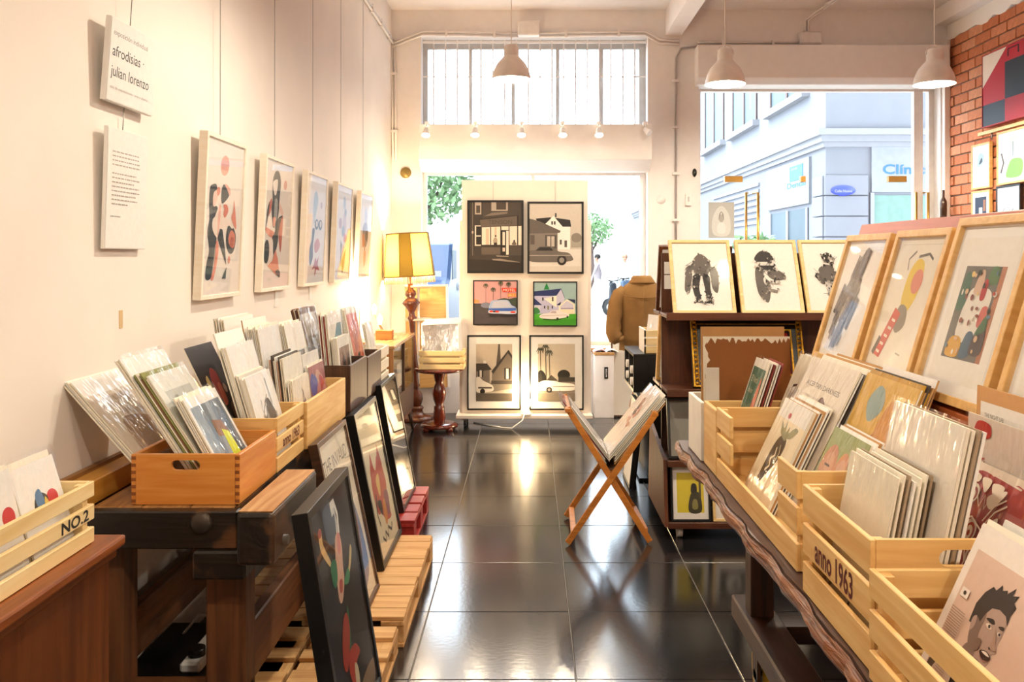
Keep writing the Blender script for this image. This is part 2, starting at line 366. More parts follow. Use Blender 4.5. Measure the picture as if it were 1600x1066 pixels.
for mm in BM:
    bp.append(BX(-.012, .02, -.128, .128, -.042, .042))
bo = [b.build('brick', mm, wr, .004) for b, mm in zip(bp, BM)]; first = [True]*3
bh = [BX(-.012, .02, -.058, .058, -.042, .042).build('brick', mm, wr, .004) for mm in BM[:1]]; fh = [True]
for r in range(21):
    z = 1.72+r*.097-.045
    off = 0 if r % 2 else .135
    for c in range(-1, 7):
        y = 8.52-off-c*.27
        if c == -1 and off == 0: continue
        k = random.randrange(3)
        if c == -1:
            if fh[0]: o = bh[0]; fh[0] = False
            else: o = bh[0].copy(); COL.objects.link(o)
            y = 8.60
        elif first[k]: o = bo[k]; first[k] = False
        else: o = bo[k].copy(); COL.objects.link(o)
        if z > 3.64: pass
        o.location = (XR+random.uniform(-.003, .003), y, z); o.parent = wr; o.rotation_euler = (random.uniform(-.008, .008), 0, 0)
wp = MB(); pts = []
random.seed(3)
prof = [(8.66, 3.655)]+[(8.5-.1*i, 3.655+random.uniform(-.02, .03)) for i in range(17)]+[(6.7, 3.66), (-2.45, 3.66)]
wp.plate(prof+[(-2.45, ZC), (8.66, ZC)], (), 0, .02, Matrix(((0,0,-1,XR+.005),(1,0,0,0),(0,1,0,0),(0,0,0,1))))
wp.box(XR+.005, XR+.15, -2.6, YF+.3, 3.68, ZC+.1)
struct(wp.build('trim_6', WHITE))
BX(4.075, 4.13, 8.60, YF, 0, 3.65).build('trim_7', WHITE); struct(bpy.data.objects['trim_7'])
# ------------------------------------------------------------------ conduits, boxes, small fittings
COND = mat('white_conduit', '#f0e8e3', .5)
def conduit(pts, label, r=.011, gap=.035, axis='z'):
    t = thing('conduit', label, 'conduit', pts[0]); o0 = Vector(pts[0])
    for s in (0, 1):
        d = Vector((0, 0, -gap*s)) if axis == 'z' else Vector((gap*s, 0, 0))
        MB().tube([Vector(p)-o0+d for p in pts], r, 8).build('pipe', COND, t)
    q = [Vector(p) for p in pts]
    for a, b in zip(q, q[1:]):
        n = int((b-a).length/.45)
        for i in range(n):
            c = a+(b-a)*((i+.5)/n)-o0; d = (b-a).normalized()
            mid = c+(Vector((0, 0, -gap/2)) if axis == 'z' else Vector((gap/2, 0, 0)))
            if axis == 'z': BX(-.012, .012, -.018, .018, -.035, .035, M=Matrix.Translation(mid)).build('clip', COND, t)
            else: BX(-.035, .035, -.018, .018, -.012, .012, M=Matrix.Translation(mid)).build('clip', COND, t)
    return t
Yc = YF-.02
conduit([P(613, 68, Yc), P(660, 49, Yc), P(810, 52, Yc)], 'twin white conduit running left of the junction box over the barred window')
conduit([P(843, 52, Yc), P(1008, 49, Yc), P(1030, 62, Yc), P(1062, 64, Yc)], 'twin white conduit running from the junction box to the ceiling beam')
conduit([P(1090, 66, Yc), P(1247, 66, Yc)], 'twin white conduit over the wide shutter housing')
conduit([(XL+.02, 4.5, 3.66), (XL+.02, 8.64, 3.66)], 'twin white conduit along the top of the left wall')
conduit([(P(1258, 52, Yc).x, Yc, P(1258, 52, Yc).z), (P(1258, 30, Yc).x, Yc, P(0, 32, Yc).z), (P(1275, 10, Yc).x, Yc-.05, ZC-.03), (P(1275, 10, Yc).x+.1, 7.2, ZC-.02)], 'twin white conduit climbing from the small box to the ceiling', axis='x')
t = conduit([P(1056, 380, Yc), P(1056, 90, Yc), P(1064, 76, Yc), P(1090, 73, Yc)], 'white conduit running down the pier between windows', gap=0.0, axis='x')
t = conduit([P(614, 250, Yc), P(612, 70, Yc)], 'white conduit dropping down the corner of the left wall', gap=.03, axis='x')
def wbox(a, b, label, d=.07):
    p, q = P(*a, YF), P(*b, YF)
    t = thing('junction_box', label, 'box', ((p.x+q.x)/2, YF, q.z)); w = (q.x-p.x)/2; h = p.z-q.z
    BX(-w, w, -d, .005, 0, h).build('box', COND, t, .006); BX(-w+.008, w-.008, -d-.006, -d, .008, h-.008).build('lid', COND, t, .003)
wbox((809, 35), (843, 58), 'large white junction box above the barred window'); wbox((1247, 52), (1281, 71), 'white junction box above the wide shutter housing')
p = P(1085, 270, YF); tag(MB().lathe([(0, -.02), (.02, -.02), (.022, .0), (0, 0)], 16, M=basis(p, (1,0,0), (0,0,1))@Matrix.Scale(1.9, 4, (0,1,0))@Matrix.Rotation(math.pi, 4, 'Y')).build('motion_sensor', BLACK), 'small black oval sensor on the pier', 'sensor')
p = P(1075, 322, YF); t = thing('intercom', 'small white intercom box with grey button on the pier', 'intercom', p)
BX(-.03, .03, -.03, .003, 0, .12).build('housing', WPAINT, t, .006); BX(-.008, .008, -.034, -.03, .04, .09).build('button', ALU, t)
p = P(1033, 312, YF); tag(MB().lathe([(0, .02), (.035, .018), (.045, 0)], 20, M=basis(p, (1,0,0), (0,0,1))).build('blanking_plate', WPAINT), 'round white cap on the pier below sensor', 'plate')
p = P(634, 270, YF); tag(MB().lathe([(0, .03), (.03, .028), (.052, .012), (.055, 0)], 24, M=basis(p, (1,0,0), (0,0,1))).build('door_knob', mat('olive_brass', '#8a7440', .4, .5)), 'round olive metal cap on the left pier', 'knob')
# ------------------------------------------------------------------ lamps
def light(name, loc, power, col=(1, .83, .66), r=.04, kind='POINT', parent=None, rot=None, spot=None):
    l = bpy.data.lights.new(name, kind); l.energy = power*LAMP; l.color = col; l.shadow_soft_size = r
    if spot: l.spot_size = spot; l.spot_blend = .6
    o = bpy.data.objects.new(name, l); COL.objects.link(o); o.location = loc
    if rot: o.rotation_euler = rot
    if parent: o.parent = parent
    return o
PEND = mat('pendant_enamel', '#efe3da', .4); BULB = mat('lit_bulb', '#fff3dd', .3, emit=14); PIN = mat('pendant_inside', '#fff8ee', .5)
def pendant(loc, label, power, group=None, yoke=True, emit=BULB):
    t = thing('pendant_lamp', label, 'lamp', loc, 0, group)
    out = [(.155, 0), (.152, .03), (.14, .075), (.115, .125), (.08, .165), (.062, .185), (.06, .19), (.06, .265), (.05, .275), (.0, .275)]
    ins = [(.0, .262), (.052, .26), (.054, .19), (.074, .165), (.108, .125), (.133, .075), (.146, .03), (.155, 0)]
    MB().lathe(out+[], 32).build('shade', PEND, t); MB().lathe(ins, 32).build('shade_lining', PIN, t)
    if yoke:
        MB().tube([(.066*math.cos(a), 0, .235+.075*math.sin(a)) for a in [math.pi*i/10 for i in range(11)]], .005, 6).build('yoke', PEND, t)
    MB().cyl((0, 0, .27), (0, 0, ZC-loc[2]), .004, n=6).build('cord', PEND, t)
    MB().lathe([(0, .07), (.03, .075), (.045, .1), (.04, .14), (.02, .175), (.018, .2), (0, .2)], 16).build('bulb', emit, t)
    l = light('pendant_light', (0, 0, .045), power, (1, .89, .71), .05, parent=t)
    return t
pendant((-.148, 7.0, 2.935), 'pale bell pendant lamp hanging before the barred window', 22, yoke=False, emit=mat('dim_bulb', '#fff3dd', .3, emit=2))
pendant((1.525, 6.84, 2.865), 'pale bell pendant lamp hanging beside the pier over the display shelves', 75)
pendant((3.16, 6.84, 2.865), 'pale bell pendant lamp hanging near the brick wall', 75)
for x in (-.15, 1.525, 3.16):  # unseen pendants, added out of view to brighten the room
    for y in (3.6, .6):
        pendant((x, y, 2.865), 'unseen pale bell pendant lamp added overhead to light the room', 60 if x < 3 else 45, 'added pendant lamps out of view')
# spots on the housing
SPB = mat('spot_glass', '#fff1d8', .3, emit=20)
for i, (x, y) in enumerate([(667, 217), (743, 213), (815, 213), (879, 210), (935, 209), (1008, 212)]):
    p = P(x, 195, 8.42)
    t = thing('spotlight', ['small white spotlight at the window end of the shutter housing by the left pier', 'small white clip spotlight on the shutter housing, one in from the left pier end', 'small white clip spotlight on the shutter housing right under the pendant lamp', 'small white clip spotlight on the shutter housing just beyond the pendant', 'small white clip spotlight on the shutter housing, lit, next to the unlit one', 'unlit white clip spotlight on the shutter housing end beside the pier'][i], 'spotlight', p, 0, 'spotlights clipped on the shutter housing')
    BX(-.02, .02, -.02, .06, -.01, .03).build('clamp', WPAINT, t, .003)
    MB().tube([(0, 0, .01), (0, -.05, -.02), (0, -.06, -.05)], .006, 6).build('arm', WPAINT, t)
    d = Vector((0, -.5, -1)).normalized() if i < 5 else Vector((.6, -.5, -.6)).normalized(); c = Vector((0, -.06, -.06))
    MB().cyl(c-d*.02, c+d*.06, .02, .04, 16, caps=False).build('head', WPAINT, t)
    MB().cyl(c+d*.045, c+d*.055, .033, .034, 14).build('bulb', SPB if i < 5 else CARDW, t)
    if i < 5: light('spot_light', tuple(c+d*.08), 14, (1, .8, .58), .03, 'SPOT', t, d.to_track_quat('-Z', 'Y').to_euler(), 1.9)
# ================================================================== PICTURES
def framed(name, label, cat, M, w, h, items, fw=.02, fd=.03, fm=None, mount=0., glass=PGLASS, group=None, mount_m=None, artname='artwork', cavity=.012, plain_edge=False):
    """picture with local x right, y up, z out of the picture; origin at the middle of the lower edge"""
    t = thing(name, label, cat, M=M, group=group); fm = fm or BLACK
    m = MB(); m.plate(rect(-w/2, w/2, 0, h), [rect(-w/2+fw, w/2-fw, fw, h-fw)], -fd/2, fd/2)
    m.build('frame', fm, t, .0015)
    b = BX(-w/2+fw*.6, w/2-fw*.6, fw*.6, h-fw*.6, -fd/2+.002, fd/2-cavity).build('mount', mount_m or CARDW, t)
    aw, ah = w-2*fw-2*mount, h-2*fw-2*mount
    artwork(items, aw, ah, b, artname, y0=fw+mount, z=fd/2-cavity+.0006)
    if glass: BX(-w/2+fw*.9, w/2-fw*.9, fw*.9, h-fw*.9, fd/2-.005, fd/2-.003).build('glazing', glass, t)
    return t
BG = '#f1e8df'; DK = '#39444a'; CO = '#e0917c'; PK = '#edbfae'; RD = '#b4503f'
q1 = quad((102, 65), (318, 150), (318, 960), (102, 985)); SKN = '#f4e3d6'
W1 = [R(0,0,1,1,BG), G(q1(ring(206, 240, 25, 58)), '#e8ab9a'), G(q1([(185,225),(228,238),(226,272),(186,262)]), '#d98f7e'),
  S(q1([(127,365),(140,346),(160,345),(165,375),(150,390),(145,430),(150,465),(172,475),(170,520),(150,545),(148,590),(160,630),(175,655),(168,700),(165,760),(160,820),(150,886),(122,886),(125,800),(135,740),(132,690),(122,620),(130,540),(125,450)]), DK),
  S(q1([(165,375),(180,365),(190,385),(172,415),(160,470),(148,465),(146,430),(152,392)]), '#f3cfc2'), S(q1([(165,370),(178,362),(182,395),(170,412)]), '#dd8a78'),
  S(q1([(160,530),(190,470),(232,545),(268,570),(240,590),(200,600),(178,652),(152,600)]), SKN), S(q1([(178,480),(192,480),(186,600),(178,648)]), '#efb9a8'),
  S(q1([(195,360),(205,347),(222,375),(235,415),(197,457),(190,400)]), DK), S(q1([(207,347),(225,352),(242,380),(240,415),(222,375)]), '#e9b3a4'),
  S(q1([(268,440),(278,500),(288,600),(275,590),(255,540),(265,500)]), '#de8b78'), S(q1([(205,465),(225,465),(235,500),(218,537),(207,520),(210,490)]), '#d98371'),
  G(q1([(190,600),(205,605),(225,720),(235,805),(215,755),(178,655)]), DK), S(q1([(238,585),(262,602),(272,600),(288,650),(280,720),(262,745),(240,725),(228,660)]), DK), S(q1([(258,610),(282,640),(280,700),(265,712),(248,690),(242,650)]), '#d4806d'), S(q1([(258,650),(275,660),(268,712),(250,690)]), '#b4604f'),
  G(q1(ring(251, 778, 7, 22)), '#e9a08c'), S(q1([(172,670),(186,700),(182,780),(165,886),(150,886),(166,800)]), '#e2907d'), G(q1([(238,818),(235,886),(213,886)]), DK)]
q2 = quad((462, 215), (610, 285), (610, 965), (462, 985))
W2 = [R(0,0,1,1,BG), S(q2([(505,325),(518,297),(535,310),(546,370),(542,450),(540,540),(530,600),(515,630),(508,600),(500,520),(503,460),(500,380)]), DK), S(q2([(503,360),(528,350),(525,420),(515,440),(505,400)]), '#f6ebe2'), G(q2(ring(572, 385, 10, 28)), '#dd9c8d'),
  S(q2([(490,470),(500,462),(498,520),(485,560),(478,540)]), '#c9705f'), S(q2([(478,520),(488,474),(484,560),(470,650),(474,600)]), DK), S(q2([(540,480),(556,510),(568,550),(552,552),(542,520)]), '#efc9bb'), S(q2([(515,470),(532,480),(528,610),(516,620)]), '#9fa3a2'), S(q2([(512,570),(524,570),(520,620),(512,615)]), '#dd8a78'),
  S(q2([(472,625),(500,640),(525,662),(515,690),(480,662)]), '#e5937e'), S(q2([(525,590),(563,560),(545,640),(540,720),(525,790),(515,750),(508,690),(522,650)]), DK), S(q2([(563,560),(565,640),(560,770),(548,720),(545,640)]), '#c06a5e'),
  S(q2([(490,690),(512,700),(515,800),(492,845),(496,770)]), SKN), S(q2(ring(482, 768, 14, 70, 10)), DK), G(q2([(530,755),(545,810),(556,890),(540,905),(490,850),(515,820)]), '#e38d76'), S(q2([(546,872),(560,888),(558,918),(533,890)]), '#4a4f52')]
W3 = [R(0,0,1,1,BG), S([(.38,.82),(.5,.86),(.6,.78),(.52,.66),(.42,.55),(.36,.68)], '#aebfca'), E(.78,.74,.05,.035,'#c9b0b4'), S([(.36,.5),(.48,.5),(.42,.36),(.44,.24),(.30,.16),(.24,.3),(.34,.4)], DK),
  E(.56,.55,.1,.05,DK), E(.76,.55,.1,.05,DK), E(.57,.555,.05,.03,BG), E(.77,.555,.05,.03,BG), S([(.48,.36),(.64,.42),(.78,.36),(.68,.30),(.54,.28)], '#cf8474'), G([(.56,.24),(.64,.2),(.74,.25),(.70,.17),(.80,.11),(.64,.12),(.55,.05),(.56,.14),(.40,.12),(.52,.18)], '#b55a51')]
W4 = [R(0,0,1,1,BG), S([(.44,.86),(.54,.9),(.62,.82),(.56,.76),(.46,.78)], '#b4bfd2'), E(.3,.60,.10,.06,'#c3a7b4'), E(.62,.72,.08,.05,'#9faec4'), S([(.5,.7),(.68,.66),(.72,.54),(.56,.5),(.46,.58)], '#d5c3cf'), E(.5,.52,.1,.06,'#a7b3c8'), S([(.6,.5),(.76,.46),(.7,.4),(.56,.42)], '#ec9a8e'),
  G([(.36,.42),(.48,.36),(.5,.2),(.44,.12)], DK), S([(.44,.36),(.62,.34),(.60,.18),(.48,.14)], '#f1cdb8'), G([(.48,.2),(.74,.34),(.66,.12),(.54,.06)], DK)]
W5 = [R(0,0,1,1,BG), S([(.42,.76),(.54,.86),(.66,.74),(.6,.6),(.46,.62)], '#c5c8dc'), S([(.3,.6),(.5,.66),(.74,.62),(.78,.46),(.6,.36),(.36,.44)], '#8d8d9c'), S([(.28,.5),(.44,.52),(.52,.4),(.36,.36)], '#d78e72'), E(.66,.5,.12,.07,'#4d4d57'), G([(.5,.44),(.56,.44),(.58,.14),(.5,.12)], '#a36a4f'), S([(.46,.3),(.66,.3),(.62,.16),(.5,.12)], '#e6ac90')]
WOODW = wood('whitewashed_frame', '#f0e2cd', '#f5ebdb', 'Z', 8, .5)
names = ['white framed print of two figures embracing under a coral sun', 'white framed print of a long-haired figure in black and coral', 'white framed print of a figure with pale blue hair and four dark rings', 'white framed print of a lilac figure on the left wall', 'white framed print of grey and copper shapes, furthest along the left wall']
for i, (yn, yf, A) in enumerate([(3.54, 4.03, W1), (4.335, 4.85, W2), (5.14, 5.66, W3), (5.94, 6.46, W4), (6.76, 7.28, W5)]):
    up = Vector((.03, 0, .69)).normalized()
    M = basis((XL+.022, (yn+yf)/2, 1.342), (0, 1, 0), up)
    t = framed('wall_picture', names[i], 'picture', M, yf-yn, .69, A, .018, .036, WOODW, .0, PGLASS, 'framed prints hung on the left wall', cavity=.01)
    MB().cyl((0, .62, -.018), (0.0, (ZC-1.342)/up.z-.01, -.018-(ZC-1.342-.62)*up.x/up.z*0.0-.085), .0016, n=5).build('hanging_wire', STEEL, t)
# text panels
u = Vector((.02, 0, .26)).normalized()
t = thing('exhibition_sign', 'thick white exhibition sign with black title lettering on left wall', 'sign', M=basis((XL+.03, 2.92, 2.015), (0, 1, 0), u))
BX(-.17, .17, 0, .265, -.012, .006).build('board', CARDW, t, .001)
artwork([R(.01,.01,.99,.99,'#f4f0ea'), T('exposición individual', .06, .80, .72, .065, '#8a8480'), T('afrodisias ·', .06, .55, .66, .13, '#2f3035'), T('julian lorenzo', .06, .31, .80, .13, '#2f3035'), T('sala de exposiciones · arte y diseño', .06, .16, .8, .035, '#b9b3ad')], .34, .265, t, 'lettering', z=.007)
MB().cyl((0, .25, -.014), (0, ZC-2.015-.02, -.03), .0016, n=5).build('hanging_wire', STEEL, t); MB().cyl((0, .0, -.014), (0, -.09, -.012), .0016, n=5).build('hanging_wire', STEEL, t)
t = thing('text_panel', 'white text panel with small grey paragraphs hung under the exhibition sign', 'sign', M=basis((XL+.02, 2.915, 1.545), (0, 1, 0), Vector((.012, 0, .39)).normalized()))
BX(-.148, .148, 0, .39, -.008, .004).build('board', CARDW, t, .001)
it = [R(.01,.01,.99,.99,'#f4f0ea')]
random.seed(5)
for k in range(13):
    if k == 4: continue
    y = .80-k*.036
    x = .12
    e = .12+random.uniform(.52, .7)
    if k == 12: e = .5
    while x < e:
        w = random.uniform(.03, .09); it.append(R(x, y, min(e, x+w), y+.011, '#b3aaa3')); x += w+.014
it.append(T('julian lorenzo', .1, .265, .24, .014, '#3a3a3e'))
artwork(it, .296, .39, t, 'lettering', z=.005, dz=0.00001)
for y, z, lab in ((4.72, 1.25, 'small white caption card under the long-haired figure print'), (5.45, 1.25, 'small white caption card under the pale blue hair print')):
    tag(BX(0, .006, -.03, .03, 0, .085).build('caption_card', CARDW, loc=(XL, y, z)), lab, 'card')
tag(BX(0, .002, -.012, .012, 0, .06).build('masking_tape', mat('tan_tape', '#d6b888', .8), loc=(XL, 2.93, 1.28)), 'scrap of tan tape stuck on the left wall', 'tape')

# ================================================================== LEFT BENCH
bench = thing('workbench', 'old carpenter workbench with dark painted edge and front vise', 'workbench', (-1.1, 3.8, 0))
OLD = lambda a='Y': wood('old_bench_top', '#8a5a2c', '#b98546', a, 7, .55, .15)
OLDK = lambda a='Y': wood('bench_black_paint', '#110e0c', '#221912', a, 7, .4, .3, dirt='#5d3d24')
LEGW = lambda a='Z': wood('bench_leg', '#4a2a12', '#6b3f1c', a, 7, .6, .15)
def wb(x0, x1, y0, y1, z0, z1): return BX(x0+1.1, x1+1.1, y0-3.8, y1-3.8, z0, z1)
yw0, yw1 = 2.5, 5.2
for k, (a, b) in enumerate(((-1.26, -1.12), (-1.118, -.98), (-.978, -.84))): wb(a, b, yw0+.02, yw1, .745, .80).build('plank', OLD(), bench, .003)
wb(-1.365, -1.345, yw0-.02, yw1, .70, .872).build('back_board', OLD(), bench); wb(-1.345, -1.28, yw0-.02, yw1, .79, .862).build('back_rail', wood('yellow_ledge', '#c98a2c', '#dda145', 'Y'), bench, .004)
wb(-1.36, -1.26, yw0+.02, yw1, .735, .75).build('tool_tray', OLD(), bench)
wb(-1.36, -.83, yw0-.02, yw0+.02, .69, .797).build('end_cap', OLDK('X'), bench, .004)
wb(-.85, -.838, yw0+.02, yw1, .69, .80).build('apron', OLDK(), bench)
wb(-1.30, -.86, yw0+.02, yw0+.06, .685, .745).build('cleat', OLDK('X'), bench)
vj = wb(-.82, -.715, 2.44, 2.94, .655, .805).build('vise_jaw', OLDK(), bench, .012, seg=2)
wb(-.815, -.72, 2.45, 2.93, .8045, .8075).build('jaw_cap', wood('worn_jaw_top', '#a5713d', '#caa070', 'Y', 7, .6, .2), vj)
wb(-.95, -.80, 2.46, 2.56, .61, .69).build('vise_block', OLDK('X'), bench, .006)
MB().lathe([(0, .014), (.024, .013), (.03, .005), (.031, 0)], 20, M=basis((-.9+1.1-.03, 2.48-3.8, .765), (1, 0, 0), (0, 0, 1))).build('bolt_head', mat('old_iron', '#4a4038', .5, .7), bench)
for y in (2.54, 3.05): 
    MB().cyl((-.825+1.1, y-3.8, .70), (-.70+1.1, y-3.8, .70), .014, n=10).build('vise_screw', STEEL, bench)
for y in (2.55, 4.95):
    for x in (-.945, -1.30):
        wb(x, x+.115, y, y+.10, 0, .69).build('leg', LEGW(), bench, .006)
    wb(-1.3, -.83, y+.02, y+.08, .16, .26).build('stretcher', LEGW('X'), bench, .004)
wb(-.875, -.835, 2.65, 4.95, .24, .42).build('side_rail', LEGW('Y'), bench, .005); wb(-1.29, -1.25, 2.65, 4.95, .24, .40).build('side_rail', LEGW('Y'), bench, .005)
# power strip and cable under bench
t = thing('power_strip', 'white power strip with dark plug on black box under the bench', 'power strip', (-1.10, 2.95, .17))
BX(-.035, .035, -.12, .12, 0, .035).build('body', CARDW, t, .008); MB().cyl((0, -.06, .03), (0, -.06, .06), .028, n=16).build('plug', BLACK, t)
MB().tube([(0, .12, .02), (-.03, .2, .06), (-.1, .22, .05), (-.18, .15, -.05), (-.25, .05, -.1)], .005, 6).build('cable', CARDW, t)
t = thing('storage_box', 'low black storage box under the workbench', 'box', (-1.17, 3.0, 0)); BX(-.14, .14, -.22, .22, 0, .15).build('body', BLACK, t, .004); BX(-.15, .15, -.23, .23, .15, .17).build('lid', BLACK, t, .004)
# brown cabinet in the corner
cab = thing('cabinet', 'reddish brown wooden cabinet with moulded top under the slatted crate', 'cabinet', (-1.175, 1.55, 0))
CABW = lambda a='Z': wood('mahogany', '#47200b', '#643413', a, 5, .35, .05)
BX(-.185, .17, -.75, .54, .06, .80).build('body', CABW(), cab)
BX(-.19, .20, -.77, .565, .825, .85).build('top', wood('cabinet_top', '#6a3312', '#945221', 'Y', 8, .4), cab, .006, seg=2); BX(-.187, .185, -.76, .552, .80, .825).build('moulding', CABW('Y'), cab, .006, seg=2)
for y0, y1 in ((-.745, -.103), (-.10, .535)): BX(.17, .173, y0, y1, .062, .798).build('door', CABW(), cab, .002)
BX(-.185, .165, -.74, .53, 0, .06).build('plinth', CABW('Y'), cab)

# ================================================================== CRATES
TXK = mat('stencil_black', '#1c1410', .8); TXR = mat('stencil_maroon', '#5a1712', .8)
def slat_crate(label, x0, x1, y0, y1, z0, h, face, cat='crate', n=3, gap=.018, th=.011, txt=None, txw=.2, txm=None, wm=PINE, group=None, cut=None, hand=False, name='slatted_crate', solid_ends=False):
    """slatted crate; face = +1 when its show side looks to +X, -1 when to -X"""
    cx, cy = (x0+x1)/2, (y0+y1)/2
    t = thing(name, label, cat, (cx, cy, z0), 0, group); hx, hy = (x1-x0)/2, (y1-y0)/2
    sh = (h-gap*(n-1))/n
    BX(-hx+th, hx-th, -hy+th, hy-th, .004, .012).build('base', wm('Y'), t)
    for sx in (-1, 1):
        for sy in (-1, 1): BX(*sorted((sx*(hx-th), sx*(hx-th-.022))), *sorted((sy*(hy-th), sy*(hy-th-.022))), .0, h-.004).build('corner_post', wm('Z'), t, .001)
    for i in range(n):
        za = i*(sh+gap); zb = za+sh
        for sx in (-1, 1):
            xa, xb = sorted((sx*hx, sx*(hx-th)))
            if cut and sx == face and i > 0:
                BX(xa, xb, -hy, -hy+cut[0], za, zb).build('slat', wm('Y'), t, .0015); BX(xa, xb, hy-cut[1], hy, za, zb).build('slat', wm('Y'), t, .0015); continue
            s = BX(xa, xb, -hy, hy, za, zb).build('slat', wm('Y'), t, .0015)
            if txt and sx == face and i == n-2:
                M = basis((face*hx, -hy*face+face*(hy*2-txw)/2, za+sh*.15), (0, face, 0), (0, 0, 1))
                text_obj(txt, M, txw, sh*.72, txm or TXR, s)
        for sy in (-1, 1):
            ya, yb = sorted((sy*(hy), sy*(hy-th)))
            if hand and i == n-1 and n > 1:
                m = MB(); m.plate(rect(-hx+th, hx-th, za, zb), [stadium(0, (za+zb)/2, min(.1, hx), min(.03, sh*.5))], ya, yb, Matrix(((1,0,0,0),(0,0,1,0),(0,1,0,0),(0,0,0,1)))); m.build('end_slat', wm('X'), t)
            elif not (solid_ends and i): BX(-hx+th, hx-th, ya, yb, za if not solid_ends else 0, zb if not solid_ends else h).build('end_slat', wm('X'), t, .0015)
    return t
def box_crate(label, x0, x1, y0, y1, z0, h, wm, th=.014, hole=None, finger=None, name='wooden_box', group=None):
    cx, cy = (x0+x1)/2, (y0+y1)/2; hx, hy = (x1-x0)/2, (y1-y0)/2
    t = thing(name, label, 'box', (cx, cy, z0), 0, group)
    BX(-hx+th, hx-th, -hy+th, hy-th, .003, .012).build('base', wm('Y'), t)
    for sx in (-1, 1): BX(*sorted((sx*hx, sx*(hx-th))), -hy, hy, 0, h).build('side_panel', wm('Y'), t, .002)
    XZ = Matrix(((1,0,0,0),(0,0,1,0),(0,1,0,0),(0,0,0,1)))
    for sy in (-1, 1):
        ya, yb = sorted((sy*hy, sy*(hy-th))); m = MB()
        m.plate(rect(-hx+th, hx-th, 0, h), [stadium(0, h-.032, *hole)] if hole else [], ya, yb, XZ); p = m.build('end_panel', wm('X'), t)
        if finger and sy < 0:
            k = 7
            for s in (-1, 1):
                for i in range(k): BX(*sorted((s*(hx-.001), s*(hx-th))), -hy-.0006, -hy+.001, h*(i+.25)/k, h*(i+.72)/k).build('finger_joint', finger, p)
    return t
TEAK = lambda a='Y': wood('teak_box', '#c07a35', '#d18c46', a, 12, .4)
box_crate('orange beech box with a slot handle and finger joints', -1.155, -.84, 2.535, 2.895, .802, .145, BEECH, hole=(.085, .03), finger=mat('end_grain', '#8a4a1c', .6))
slat_crate('slatted pine crate stencilled anno 1963, beside the orange box', -1.165, -.838, 2.905, 3.245, .802, .18, 1, txt='anno 1963', txw=.21, wm=PINE)
box_crate('long plain pine box between the stencilled crate and the dark boxes', -1.16, -.828, 3.255, 3.93, .802, .175, PINE)
DK2 = lambda a='Z': DARKB('Z')
box_crate('dark brown wooden box standing next to the long pine box', -1.17, -.826, 4.03, 4.44, .802, .215, DK2, name='dark_box')
box_crate('dark brown wooden box next to the whitewashed crate', -1.17, -.824, 4.455, 4.85, .802, .205, DK2, name='dark_box')
WW = lambda a='Y': wood('whitewash_crate', '#e6d9bf', '#f2e8d3', a, 7, .6)
slat_crate('whitewashed slatted crate at the end of the workbench', -1.15, -.83, 4.87, 5.15, .802, .2, 1, wm=WW)
CREAM = lambda a='Y': wood('cream_crate', '#e2c184', '#efd7a3', a, 6, .55)
slat_crate('cream slatted crate stencilled NO.2 on the brown cabinet', -1.345, -1.022, 1.56, 2.055, .852, .142, 1, txt='NO.2', txw=.12, txm=TXK, wm=CREAM)
for o in bpy.data.objects:
    if o.name.startswith('lettering') and o.parent and o.parent.parent and 'NO.2' in o.parent.parent.get('label', ''): o.location.y += .16

# ================================================================== PRINTS IN THE CRATES
def print_item(label, M, w, h, items, group=None, board=None, thick=.004, sleeve=True, name='mounted_print', over=.012, tm=.0, cat='print'):
    t = thing(name, label, cat, M=M, group=group)
    b = BX(-w/2, w/2, 0, h, -thick, 0).build('backing_board', board or CARD, t)
    if items: artwork(items, w*(1-2*tm), h-2*tm*w, b, y0=tm*w)
    if sleeve:
        n = 6; vs = []; 
        random.seed(int(w*1e4+h*1e4))
        m = MB()
        for j in range(n+1):
            for i in range(n+1):
                x = -w/2-.003+(w+.006)*i/n; y = (h+over)*j/n
                vs.append((x, y, .0042+(random.uniform(0, .0022) if 0 < i < n and j < n else 0)))
        m.add(vs, [(j*(n+1)+i, j*(n+1)+i+1, (j+1)*(n+1)+i+1, (j+1)*(n+1)+i) for j in range(n) for i in range(n)], None, False)
        m.build('plastic_sleeve', SLEEVE, t)
    return t
BOARDS = {}
EDGE = {'white_board': 'white', 'kraft_board': 'tan', 'grey_board': 'grey', 'olive_board': 'olive', 'brown_board': 'brown', 'dark_board': 'dark', 'pink_board': 'pink', 'plum_board': 'plum', 'red_board': 'red', 'ochre_board': 'ochre', 'taupe_board': 'taupe'}
LEANS = []
